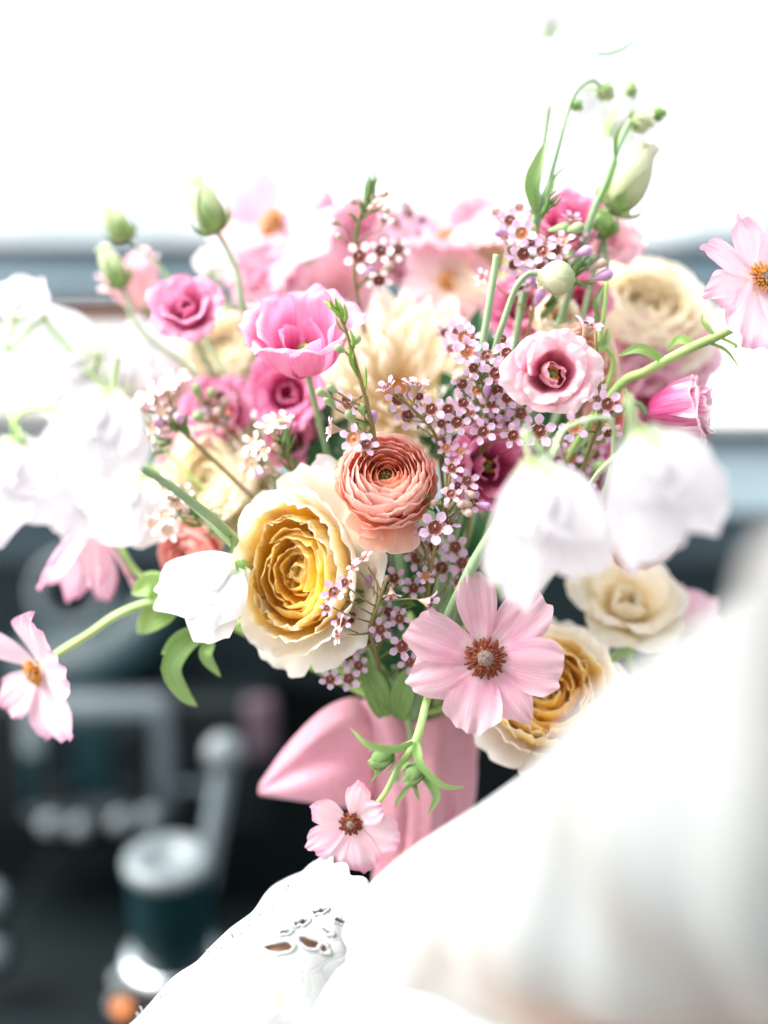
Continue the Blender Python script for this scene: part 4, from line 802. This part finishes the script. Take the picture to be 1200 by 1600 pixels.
bud(985, 152, 988, 122, .775, 20, 'tiny green bud pointing up over the nodding stem', 'bud', 11, [(985, 152, .775), (990, 175, .778), (960, 330, .77)], long_sepal=.7, sr=.0006)
bare('thin yellow green tendril curling at the top of the picture', [(1012, 0, .77), (1005, 35, .768), (985, 68, .765), (955, 83, .762), (930, 84, .76)], [.0008, .0013, .0016, .0012], 'stem')
bare('thick pale green stem slanting across the left of the cream rose', [(200, 718, .640), (255, 752, .650), (310, 792, .668), (355, 830, .690), (392, 868, .725), (500, 1000, .75), (640, 1120, .735)], [.0016, .0019, .0022, .0024, .0024, .002], 'stem', leaves=[([(360, 835, .692), (364, 850, .69), (358, 875, .69)], 7)])
bare('thick dark green stem slanting down beside the big pink anemone', [(795, 780, .655), (780, 812, .660), (745, 872, .666), (712, 938, .676), (680, 1020, .70), (650, 1120, .735)], [.0024, .0026, .0026, .0024], 'stem')
bare('light green forked stem right of the round pale lisianthus', [(948, 440, .70), (944, 490, .702), (938, 530, .705), (950, 600, .71), (800, 860, .73), (640, 1120, .735)], [.0011, .0013, .0014], 'stemlight', leaves=[([(936, 500, .702), (930, 470, .70), (946, 442, .70)], 9), ([(930, 545, .706), (945, 535, .70), (950, 512, .70)], 16), ([(975, 690, .69), (985, 640, .686), (975, 605, .688)], 14)])
bare('green stem at the far right running to the pale pink sweet peas', [(1125, 985, .78), (1060, 996, .776), (1000, 1002, .77), (960, 1030, .765), (800, 1080, .745), (640, 1120, .735)], [.0010, .0014, .0017], 'stemlight', leaves=[([(1000, 1000, .77), (1010, 970, .765), (1050, 955, .765)], 16), ([(995, 1005, .77), (985, 1030, .768), (1000, 1060, .768)], 12)], leafm='leaflight')
# leaves
def leafy(label, pts, rad, m, leaves, leafm='leaf'):
    root = thing('leaf_spray', label, 'leaves', Matrix.Translation(P(*pts[0]))); stalk(root, pts, rad, m, n=24)
    for lp, wd in leaves: leaf_obj(root, [P(*q) for q in lp], wd, leafm, 'leaf', .7, fold=.35)
    return root
leafy('bright green curling leaves below the crisp white sweet pea', [(400, 960, .73), (340, 990, .725), (300, 1005, .72)], [.0014, .0012], 'stemlight',
      [([(330, 985, .722), (290, 1005, .715), (268, 1045, .715), (288, 1085, .72), (308, 1104, .725)], 34), ([(320, 990, .722), (285, 1000, .716), (252, 1022, .718)], 34), ([(330, 1000, .722), (322, 1025, .716), (345, 1058, .722)], 22)])
leafy('pale green leaves and sepals where the left anemone stem begins', [(330, 940, .735), (270, 935, .728), (235, 930, .73)], [.002, .0016], 'stemlight',
      [([(270, 935, .727), (235, 915, .722), (205, 928, .728)], 40), ([(275, 945, .73), (240, 965, .728), (215, 990, .735)], 44), ([(280, 930, .73), (250, 905, .728), (225, 895, .735)], 24)], 'leaflight')
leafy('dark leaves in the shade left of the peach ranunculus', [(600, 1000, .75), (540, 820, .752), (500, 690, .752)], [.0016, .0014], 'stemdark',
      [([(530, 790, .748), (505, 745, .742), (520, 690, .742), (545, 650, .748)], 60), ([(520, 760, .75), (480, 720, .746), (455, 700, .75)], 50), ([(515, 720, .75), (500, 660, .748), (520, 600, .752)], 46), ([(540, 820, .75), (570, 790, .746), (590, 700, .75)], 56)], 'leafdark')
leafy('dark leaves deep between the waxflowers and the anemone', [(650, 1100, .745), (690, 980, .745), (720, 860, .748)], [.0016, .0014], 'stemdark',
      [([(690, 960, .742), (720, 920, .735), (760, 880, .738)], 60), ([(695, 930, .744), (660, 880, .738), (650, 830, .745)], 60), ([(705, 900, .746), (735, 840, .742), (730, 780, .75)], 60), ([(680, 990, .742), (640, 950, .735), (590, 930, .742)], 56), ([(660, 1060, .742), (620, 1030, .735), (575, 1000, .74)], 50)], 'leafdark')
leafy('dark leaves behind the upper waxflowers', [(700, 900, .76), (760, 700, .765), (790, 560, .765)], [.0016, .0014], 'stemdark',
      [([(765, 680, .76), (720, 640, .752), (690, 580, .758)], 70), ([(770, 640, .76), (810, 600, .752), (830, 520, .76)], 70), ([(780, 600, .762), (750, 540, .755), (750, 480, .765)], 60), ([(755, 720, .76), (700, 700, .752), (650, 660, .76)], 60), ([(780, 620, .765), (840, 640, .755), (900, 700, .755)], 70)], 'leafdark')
leafy('mixed green leaves low where the stems enter the ribbon', [(650, 1180, .735), (630, 1090, .72), (615, 1040, .715)], [.002, .0016], 'stem',
      [([(600, 1120, .716), (585, 1070, .708), (560, 1020, .712)], 40), ([(625, 1120, .714), (632, 1070, .706), (660, 1030, .712)], 36), ([(640, 1120, .72), (605, 1090, .712), (600, 1040, .716)], 30)], 'leaf')
for i, (x0, y0, x1, y1, m) in enumerate(((560, 1000, 600, 1118, 'stemdark'), (590, 1010, 615, 1120, 'stem'), (640, 1040, 625, 1120, 'stemlight'), (655, 1040, 655, 1120, 'stem'), (690, 1060, 668, 1120, 'stemdark'), (615, 1000, 640, 1120, 'stemlight'))):
    bare(('dark', 'mid green', 'light green', 'grey green', 'deep green', 'yellow green')[i]+' stem entering the pink ribbon, '+('leftmost', 'second from left', 'third from left', 'third from right', 'rightmost', 'in the middle')[i]+' of the bare ones', [(x0, y0, .745), ((x0+x1)/2-4, (y0+y1)/2, .745), (x1, y1, .747), (x1+10, 1260, .757)], [.0024, .0026, .0024], m)

# ------------------------------------------------------------------ waxflower sprigs
wax_sprig('lilac waxflower sprig low left of the big anemone, over the cream rose', [(600, 1090, .725), (590, 1030, .705), (578, 985, .686), (590, 945, .674), (606, 900, .668)],
    [(616, 904, 40), (646, 919, 38), (607, 956, 40), (624, 967, 30, None, .69), (629, 1010, 40, (0, 0, 1), .686), (594, 984, 34, None, .684), (572, 1000, 42), (544, 1025, 38), (516, 1062, 40, None, .70), (545, 1060, 38, None, .70), (522, 926, 38, (-.5, .2, 1), .664),
     (539, 911, 28, (-.1, .3, 1), .662), (511, 951, 28, (-.6, 0, 1), .664), (527, 992, 36, (-.95, 0, .4), .668), (549, 965, 36), (534, 972, 30, None, .676), (567, 873, 32, (-.5, .8, .4), .67), (553, 886, 28, (-.6, .6, .6), .67), (672, 942, 36, (.85, -.2, .4), .668), (612, 930, 32, (.1, -.9, .4), .67), (640, 1035, 32, None, .70), (560, 1040, 30, None, .70)],
    [(576, 907, 14, 'waxbudp'), (590, 880, 15), (585, 895, 14), (560, 985, 14)], auto_needles(580, 940, 150, 7, 36, 60, 2)+auto_needles(620, 945, 20, 5, 34, 40, 3)+auto_needles(575, 985, 230, 4, 30, 40, 4), seed=1)
wax_sprig('lilac waxflower column with many round tan buds below the peach ranunculus', [(650, 1060, .73), (665, 960, .708), (675, 880, .688), (690, 810, .680), (708, 720, .682)],
    [(706, 732, 40), (730, 752, 38, None, .686), (705, 772, 36), (680, 825, 46, (0, .1, 1), .672), (677, 855, 42), (651, 872, 40), (711, 855, 38), (690, 887, 40), (660, 830, 34), (720, 705, 34, None, .69), (697, 700, 32, None, .69), (740, 785, 32, None, .69), (722, 880, 36, None, .70), (700, 815, 34, (.4, .6, .6), .68), (715, 760, 32, (.3, .3, 1), .685), (665, 900, 32, None, .69), (740, 930, 34, None, .71), (715, 910, 30, None, .71)],
    [(697, 767, 14), (719, 787, 14), (729, 787, 14), (730, 801, 15), (735, 772, 14), (699, 787, 13), (635, 809, 14), (652, 827, 14), (637, 854, 14), (654, 852, 14), (630, 824, 15, 'waxbudp'), (645, 842, 16, 'waxbudp'), (757, 790, 14, 'waxbudp'), (680, 785, 13), (650, 810, 14)],
    auto_needles(690, 800, 120, 5, 30, 60, 5)+auto_needles(670, 890, 200, 4, 26, 60, 6)+[(672, 776, 662, 772)], seed=2)
wax_sprig('lilac waxflower sprig between ranunculus and dahlia', [(700, 860, .725), (690, 740, .708), (680, 680, .694), (650, 645, .684), (620, 615, .682)],
    [(674, 640, 46, (0, .1, 1), .674), (637, 650, 42), (622, 624, 40), (605, 604, 36, (-.5, .6, .5), .678), (650, 600, 40, (.1, .95, .35), .68), (655, 620, 30), (640, 600, 28, (.2, .8, .5), .684), (690, 662, 32, None, .69)],
    [(612, 640, 12, 'waxbudg')], auto_needles(660, 670, 100, 4, 30, 50, 7), seed=3)
wax_sprig('dense lilac waxflower sprig left of the round pale lisianthus', [(720, 900, .735), (740, 770, .715), (752, 690, .700), (762, 620, .690), (765, 550, .688)],
    [(714, 660, 44, (0, 0, 1), .684), (755, 675, 46, (0, 0, 1), .682), (724, 630, 40), (761, 556, 42), (775, 584, 46, (0, .1, 1), .678), (792, 552, 38), (730, 549, 42), (717, 520, 40, None, .705), (735, 527, 38, None, .70), (725, 527, 36), (722, 600, 36), (802, 681, 42, (0, 0, 1), .684), (814, 646, 40), (797, 660, 38), (767, 632, 38), (777, 610, 36), (792, 622, 36), (779, 644, 36), (740, 575, 32), (700, 640, 34), (745, 610, 32), (805, 570, 36), (785, 530, 32, None, .70), (705, 545, 34, None, .71), (695, 520, 32, None, .715), (735, 645, 34), (770, 660, 32), (842, 674, 46, (0, -.05, 1), .668), (820, 690, 32), (690, 690, 30)],
    [(737, 572, 15), (725, 587, 14), (715, 595, 15), (740, 589, 13), (761, 609, 14, 'waxbudp'), (780, 640, 13, 'waxbudg')], auto_needles(750, 600, 110, 5, 34, 50, 8)+auto_needles(790, 640, 30, 5, 30, 40, 9), seed=4)
wax_sprig('pale lilac waxflower sprig at the top right with green club buds', [(800, 620, .735), (825, 520, .722), (840, 450, .712), (848, 400, .706), (835, 350, .706)],
    [(815, 365, 42, (0, .1, 1), .698), (818, 397, 44, (.05, -.1, 1), .698), (848, 393, 42), (878, 377, 38), (797, 345, 38, None, .71), (775, 332, 34, (-.4, .5, .8), .715), (803, 413, 38, (.1, -.5, .8)), (810, 450, 34, (.1, -.9, .4)), (893, 340, 34, (.1, .7, .6), .715), (870, 390, 34), (753, 433, 30, (-.7, .2, .6), .715), (845, 420, 34), (862, 408, 32), (790, 370, 32, None, .71), (830, 380, 32), (812, 325, 34, None, .72), (880, 410, 32, None, .715), (826, 430, 30), (800, 392, 32, None, .715), (835, 330, 30, None, .72), (905, 365, 28, None, .715)],
    [(877, 357, 20, 'waxbudg'), (900, 357, 20, 'waxbudg'), (782, 363, 16, 'waxbudp'), (913, 393, 18, 'waxbudp'), (843, 463, 20, 'waxbudp'), (831, 432, 20, 'waxbudp'), (945, 430, 20, 'waxbudp'), (937, 413, 17)],
    auto_needles(850, 330, 55, 9, 42, 22, 10)+auto_needles(880, 440, 40, 9, 70, 25, 11)+auto_needles(850, 490, 60, 7, 60, 14, 12)+[(885, 440, 935, 445), (890, 430, 920, 452)], seed=5, tilt=.45)
wax_sprig('slim waxflower sprig rising at the top with spiky needle tip', [(570, 520, .745), (556, 450, .735), (555, 400, .728), (562, 340, .724), (575, 300, .722)],
    [(562, 402, 44, (-.1, 0, 1), .716), (595, 392, 42, (.1, -.05, 1), .716), (592, 438, 40, (.1, -.6, .8), .718), (622, 390, 36, None, .735), (600, 345, 26, (.3, .6, .6), .73)],
    [(525, 348, 13), (531, 370, 12), (553, 315, 12), (578, 423, 13, 'waxbudp'), (607, 417, 14), (600, 303, 13), (602, 328, 13), (587, 317, 12), (594, 322, 11), (580, 325, 11)],
    [(570, 320, 573, 275), (572, 315, 580, 268), (573, 318, 588, 262), (573, 322, 592, 270), (575, 328, 590, 282), (566, 340, 562, 305), (568, 342, 598, 320), (560, 350, 545, 330), (558, 380, 557, 345), (570, 330, 576, 285)], pm='waxw', seed=6, cup='cup')
wax_sprig('green tipped waxflower sprig in front of the cup of the bright pink lisianthus', [(590, 760, .70), (585, 690, .684), (578, 650, .674), (565, 600, .668), (552, 555, .666), (538, 510, .664), (525, 480, .664)],
    [(552, 685, 46, (-.3, .1, 1), .666), (572, 695, 40, (.2, .4, .8), .668), (516, 670, 46, (-.95, .1, .25), .672), (542, 630, 52, (-.75, -.35, .5), .674)],
    [(503, 614, 15, 'waxbudg'), (514, 627, 15, 'waxbudg'), (518, 607, 13, 'waxbudg'), (584, 650, 14, 'waxbudp'), (566, 664, 13, 'waxbudg'), (556, 532, 15, 'waxbudg'), (531, 545, 15, 'waxbudg'), (548, 650, 17, 'waxbudg'), (566, 640, 15, 'waxbudg')],
    [(530, 495, 506, 468), (530, 495, 512, 465), (532, 497, 522, 462), (534, 500, 530, 468), (536, 505, 516, 475), (538, 508, 540, 472), (552, 545, 548, 512), (556, 580, 543, 545), (570, 610, 572, 570), (575, 645, 573, 616), (560, 590, 548, 552), (585, 668, 560, 690), (582, 660, 553, 663), (540, 520, 520, 492)], seed=7, nm='needleb', rs=.0008)
wax_sprig('white waxflower sprig with dark stem at the far left of the bouquet', [(520, 880, .75), (420, 800, .742), (340, 725, .734), (283, 672, .728), (245, 640, .726)],
    [(232, 618, 44, (-.5, .5, .7)), (212, 640, 40, (-.8, .1, .4)), (238, 668, 44, (-.7, -.2, .6)), (252, 642, 36, (.1, .2, 1)), (258, 606, 40, (-.2, .7, .5)), (275, 592, 44, (0, .7, .6), .74), (228, 690, 32, (-.5, -.6, .5))],
    [(262, 655, 16), (270, 640, 15), (250, 660, 15, 'waxbudp'), (282, 655, 13, 'waxbudp'), (268, 620, 14)], auto_needles(285, 680, 110, 6, 38, 40, 21)+auto_needles(262, 690, 190, 5, 40, 25, 22), pm='waxw', seed=8, rs=.001, cup='cupp', lean=(-.3, .3, .55), tilt=.6)
wax_sprig('brown and green waxflower cluster blurred over pink petals', [(470, 850, .765), (400, 745, .758), (360, 680, .752), (325, 630, .75)],
    [(323, 633, 34, None, .748), (345, 620, 32), (310, 650, 32), (335, 655, 30)], [(315, 625, 18), (325, 640, 20), (330, 615, 16, 'waxbudg'), (312, 650, 20, 'waxbudg'), (340, 645, 18), (350, 630, 18), (322, 655, 16), (308, 610, 18, 'waxbudg')], auto_needles(350, 665, 100, 6, 34, 40, 23), seed=9, rs=.001)
wax_sprig('white waxflower sprig in front of the dusky pink lisianthus', [(520, 860, .73), (470, 770, .722), (447, 715, .716), (425, 680, .712)],
    [(425, 664, 54, (-.1, .75, .55)), (396, 693, 46, (-.5, .1, .8)), (393, 724, 46, (-.4, -.3, .8)), (412, 705, 36, (-.5, 0, .7)), (440, 655, 36, (.2, .8, .5))],
    [(420, 735, 15), (432, 700, 14), (405, 740, 14, 'waxbudp')], auto_needles(445, 705, 90, 9, 40, 30, 24)+auto_needles(455, 745, 120, 5, 30, 50, 25), pm='waxw', seed=10, cup='cupp')
wax_sprig('white waxflower sprig under the long slanting green stem', [(480, 880, .735), (370, 825, .728), (310, 805, .72), (270, 795, .718)],
    [(256, 772, 42, (-.5, .4, .8)), (258, 806, 44, (-.4, 0, .9)), (276, 788, 40, (0, .3, 1)), (262, 828, 38, (-.2, -.5, .8)), (240, 818, 32), (286, 770, 30), (252, 750, 30, (-.2, .8, .5))],
    [(280, 765, 14), (290, 800, 14)], auto_needles(310, 810, 150, 9, 38, 35, 26)+auto_needles(340, 815, 200, 5, 34, 30, 27), pm='waxw', seed=11, cup='cupp')
wax_sprig('lilac waxflower sprig at the right rim of the round pale lisianthus', [(860, 880, .735), (900, 760, .715), (925, 690, .69), (938, 640, .675), (930, 520, .672)],
    [(949, 632, 46, (.1, .05, 1), .664), (934, 625, 34), (952, 676, 40, (.2, -.8, .6), .67), (920, 508, 42, (.3, .8, .45), .664), (897, 667, 46, (0, -.1, 1), .664), (930, 600, 30, None, .68), (875, 688, 30)],
    [(955, 660, 12)], auto_needles(940, 680, 60, 5, 30, 40, 28), seed=12)
wax_sprig('dusky waxflower sprig in shade between the two front sweet peas', [(780, 940, .745), (860, 840, .738), (895, 770, .73), (905, 720, .728)],
    [(890, 715, 40, None, .72), (918, 748, 40, None, .72), (900, 780, 40, None, .72), (880, 750, 36), (930, 710, 36), (925, 780, 34), (870, 720, 30)], [(915, 710, 20, 'waxbudg'), (905, 745, 18), (935, 730, 24, 'waxbudg')], auto_needles(900, 740, 90, 4, 30, 60, 29), seed=13)
wax_sprig('blurred mauve waxflower sprig behind the dahlia at the top', [(650, 560, .79), (655, 430, .80), (645, 350, .80)],
    [(640, 335, 34), (620, 350, 32), (660, 345, 34), (600, 372, 30), (655, 365, 32)], [(610, 335, 14), (632, 320, 14)], (), seed=14)

# ================================================================== the person in white lace
per = thing('person', 'person in white lace sleeves holding the bouquet, only arms and lap in view', 'person', Matrix.Translation(P(1300, 1900, .50)))
pinv = per.matrix_world.inverted()
def skinmesh(chains, name):
    """chains: lists of (point, radius); the first point of a later chain reuses an existing vertex"""
    v = []; e = []; rad = []; ix = {}
    for ch in chains:
        prev = None
        for (key, p, r) in ch:
            if key in ix: i = ix[key]
            else: i = len(v); ix[key] = i; v.append(pinv @ p); rad.append(r)
            if prev is not None: e.append((prev, i))
            prev = i
    me = bpy.data.meshes.new(name); me.from_pydata([tuple(q) for q in v], e, []); me.materials.append(M_['skin'])
    o = link(name, me, per); md = o.modifiers.new('skin', 'SKIN'); md.use_smooth_shade = True
    for i, r in enumerate(rad): me.skin_vertices[0].data[i].radius = (r, r)
    me.skin_vertices[0].data[0].use_root = True
    o.modifiers.new('sub', 'SUBSURF').levels = 2; o.modifiers['sub'].render_levels = 2; return o
ch = [[('hip', P(1500, 2500, .50), .09), ('waist', P(1700, 2050, .46), .08), ('chest', P(1900, 1500, .42), .08), ('neck', P(1980, 1000, .42), .05)],
      [('chest', 0, 0), ('sh_a', P(1600, 1110, .39), .045), ('el_a', P(1150, 1315, .462), .034), ('wr_a', P(800, 1428, .60), .022), ('pa_a', P(725, 1450, .685), .022)],
      [('waist', 0, 0), ('el_b', P(230, 1900, .61), .042), ('fo_b', P(440, 1590, .672), .050), ('wr_a2', P(515, 1535, .688), .043), ('wr_b', P(570, 1500, .692), .032), ('pa_b', P(615, 1465, .705), .023)]]
for k, (dy, dp, dl) in enumerate(((-34, 0, 0), (-12, -.003, 6), (10, -.003, 4), (32, 0, -6))):
    ch.append([('pa_a', 0, 0), ('fa%d1' % k, P(690, 1440+dy, .700+dp), .0085), ('fa%d2' % k, P(668-dl, 1436+dy, .699+dp), .0078), ('fa%d3' % k, P(648-dl, 1434+dy, .704+dp), .0068)])
    ch.append([('pa_b', 0, 0), ('fb%d1' % k, P(632, 1458+dy*.9, .762), .0085), ('fb%d2' % k, P(668+dl, 1448+dy*.9, .774), .0078), ('fb%d3' % k, P(700+dl, 1444+dy*.9, .768), .007)])
ch.append([('pa_a', 0, 0), ('ta1', P(705, 1400, .69), .010), ('ta2', P(685, 1380, .690), .0085)])
ch.append([('pa_b', 0, 0), ('tb1', P(618, 1415, .70), .010), ('tb2', P(640, 1398, .697), .0085)])
skinmesh(ch, 'body')
def proj(p):
    q = p-CAM; d = q.dot(FWD); k = 1600/(.72*d); return 600+q.dot(RIGHT)*k, 800-q.dot(UP)*k
def sleeve(name, pts, rad, seed, nu=150, nv=170, holes=(), fold=.07, scallop=True, mat='lace'):
    c = spline(pts, nv); rs = np.interp(np.linspace(0, 1, nv+1), np.linspace(0, 1, len(rad)), rad); v = []; g = random.Random(seed)
    ph = [g.uniform(0, 6) for _ in range(6)]; x = -FWD; pos = []
    for i, q in enumerate(c):
        t = (c[min(i+1, nv)]-c[max(i-1, 0)]).normalized(); x = (x-t*x.dot(t)).normalized(); y = t.cross(x); u = i/nv
        for j in range(nu):
            a = 2*PI*j/nu
            r = rs[i]*(1+fold*math.sin(2*a+9*u+ph[0])*math.sin(7*u+ph[1])+fold*.6*math.sin(3*a-17*u+ph[2])+fold*.35*math.sin(5*a+31*u+ph[3])+fold*.12*math.sin(9*a+55*u+ph[4]))
            off = t*(.0045*abs(math.sin(9*a)) if scallop and i == 0 else 0)
            v.append(pinv @ (q+x*(r*math.cos(a))+y*(r*math.sin(a))-off))
    f = []
    for i in range(nv):
        for j in range(nu):
            if holes:
                cc = sum((per.matrix_world @ v[q] for q in (i*nu+j, i*nu+(j+1) % nu, (i+1)*nu+(j+1) % nu, (i+1)*nu+j)), Vector())/4
                nn = (cc-c[i]); px, py = proj(cc)
                if nn.dot(FWD) < 0 and any(((px-hx)*math.cos(ha)+(py-hy)*math.sin(ha))**2/hw**2+((py-hy)*math.cos(ha)-(px-hx)*math.sin(ha))**2/hh**2 < 1 for hx, hy, hw, hh, ha in holes): continue
            f.append((i*nu+j, i*nu+(j+1) % nu, (i+1)*nu+(j+1) % nu, (i+1)*nu+j))
    o = link(name, mesh(name, v, f, M_[mat]), per)
    if holes:      # stitched thread round every eyelet and along the upper edge
        W_ = [(per.matrix_world @ q, proj(per.matrix_world @ q)) for k, q in enumerate(v) if (per.matrix_world @ q - c[k//nu]).dot(FWD) < 0.01]
        A_ = np.array([q[1] for q in W_]); tv, tf = [], []
        def near(x, y): return W_[int(np.argmin((A_[:, 0]-x)**2+(A_[:, 1]-y)**2))][0]
        for hx, hy, hw, hh, ha in holes:
            for gr, rr_ in ((1.15, .0009),):
                lp = []
                for q in range(15):
                    b_ = 2*PI*q/14; ex, ey = hw*gr*math.cos(b_), (hh*gr+2*(gr > 1.5))*math.sin(b_)
                    w_ = near(hx+ex*math.cos(ha)-ey*math.sin(ha), hy+ex*math.sin(ha)+ey*math.cos(ha)); lp.append(pinv @ (w_-FWD*.0008))
                tube_geo(lp, rr_, 42, 5, vv=tv, ff=tf)
        for k in range(46):
            x = 215+k*6+g.uniform(-4, 4); y = 1588-(x-215)*.86+g.uniform(0, 14); q = near(x, y); dn = Vector((g.uniform(-1, 1), g.uniform(-.4, .4), g.uniform(-.2, 1)))*.0032
            tube_geo([pinv @ q, pinv @ (q+dn*.6+UP*.0015), pinv @ (q+dn+UP*.0005)], .0004, 6, 4, vv=tv, ff=tf)
        tag(link('lace_thread', mesh('lace_thread', tv, tf, M_['lace']), o), kind='stuff')
    md = o.modifiers.new('thick', 'SOLIDIFY'); md.thickness = .0009; md.offset = 0
    md = o.modifiers.new('sub', 'SUBSURF'); md.levels = 1; md.render_levels = 1
    return o
sleeve('sleeve', [P(640, 1478, .66), P(890, 1398, .56), P(1117, 1322, .47), P(1318, 1245, .415), P(1480, 1182, .39), P(1680, 1020, .375)], [.033, .051, .060, .0665, .072, .077], 2, fold=.075, mat='sheer')
sleeve('sleeve', [P(585, 1425, .705), P(520, 1500, .695), P(430, 1610, .675), P(300, 1760, .64), P(200, 1900, .61)], [.038, .046, .050, .053, .055], 5, fold=.045, holes=[(437, 1480, 22, 8, -.05), (484, 1472, 17, 8, .35), (506, 1482, 9, 6, .9), (470, 1441, 13, 4.5, -.3), (500, 1424, 12, 4, -.3), (402, 1516, 20, 4, -.15), (372, 1508, 9, 4, -.5), (512, 1455, 10, 4, .5), (446, 1456, 11, 4, -.25), (340, 1530, 10, 4, -.5), (535, 1440, 12, 4, .2)])
# lap of the dress, rising between the two sleeves
rows = [[(330, 1640, .66), (450, 1545, .667), (560, 1455, .667), (650, 1412, .667), (980, 1440, .575)],
        [(360, 1680, .63), (490, 1590, .63), (600, 1510, .624), (720, 1462, .608), (1050, 1500, .55)],
        [(420, 1760, .60), (560, 1680, .592), (680, 1600, .582), (830, 1560, .562), (1170, 1580, .525)],
        [(500, 1850, .58), (650, 1780, .57), (780, 1720, .55), (960, 1690, .53), (1320, 1680, .50)],
        [(560, 2100, .60), (720, 2050, .58), (860, 2000, .56), (980, 1950, .54), (1560, 1950, .52)]]
cols = [spline([P(*q) for q in r], 44) for r in rows]; v = []; nv = 44
for i in range(45):
    for j, q in enumerate(spline([c2[i] for c2 in cols], nv)):
        v.append(pinv @ (q - FWD*.0025*math.sin(.9*i*.5+.22*j)*min(1, j/10) - FWD*.0015*math.sin(.41*j+.3*i)*min(1, j/10)))
o = link('skirt', mesh('skirt', v, grid_faces(nv, 44), M_['lace']), per)

GROUPS = {'waxflower_sprig': 'waxflower sprigs in the bouquet', 'sweet_pea': 'sweet peas in the bouquet', 'lisianthus': 'lisianthus flowers in the bouquet', 'garden_rose': 'garden roses in the bouquet',
          'ranunculus': 'ranunculus flowers in the bouquet', 'anemone': 'anemones in the bouquet', 'flower_bud': 'closed buds in the bouquet', 'flower_stalk': 'bare stems in the bouquet', 'leaf_spray': 'leaves in the bouquet',
          'building': 'buildings outside the windscreen', 'dash_switch': 'switches at the left edge'}
for q in C.objects:
    if q.parent is None and q.name.split('.')[0] in GROUPS: q['group'] = GROUPS[q.name.split('.')[0]]
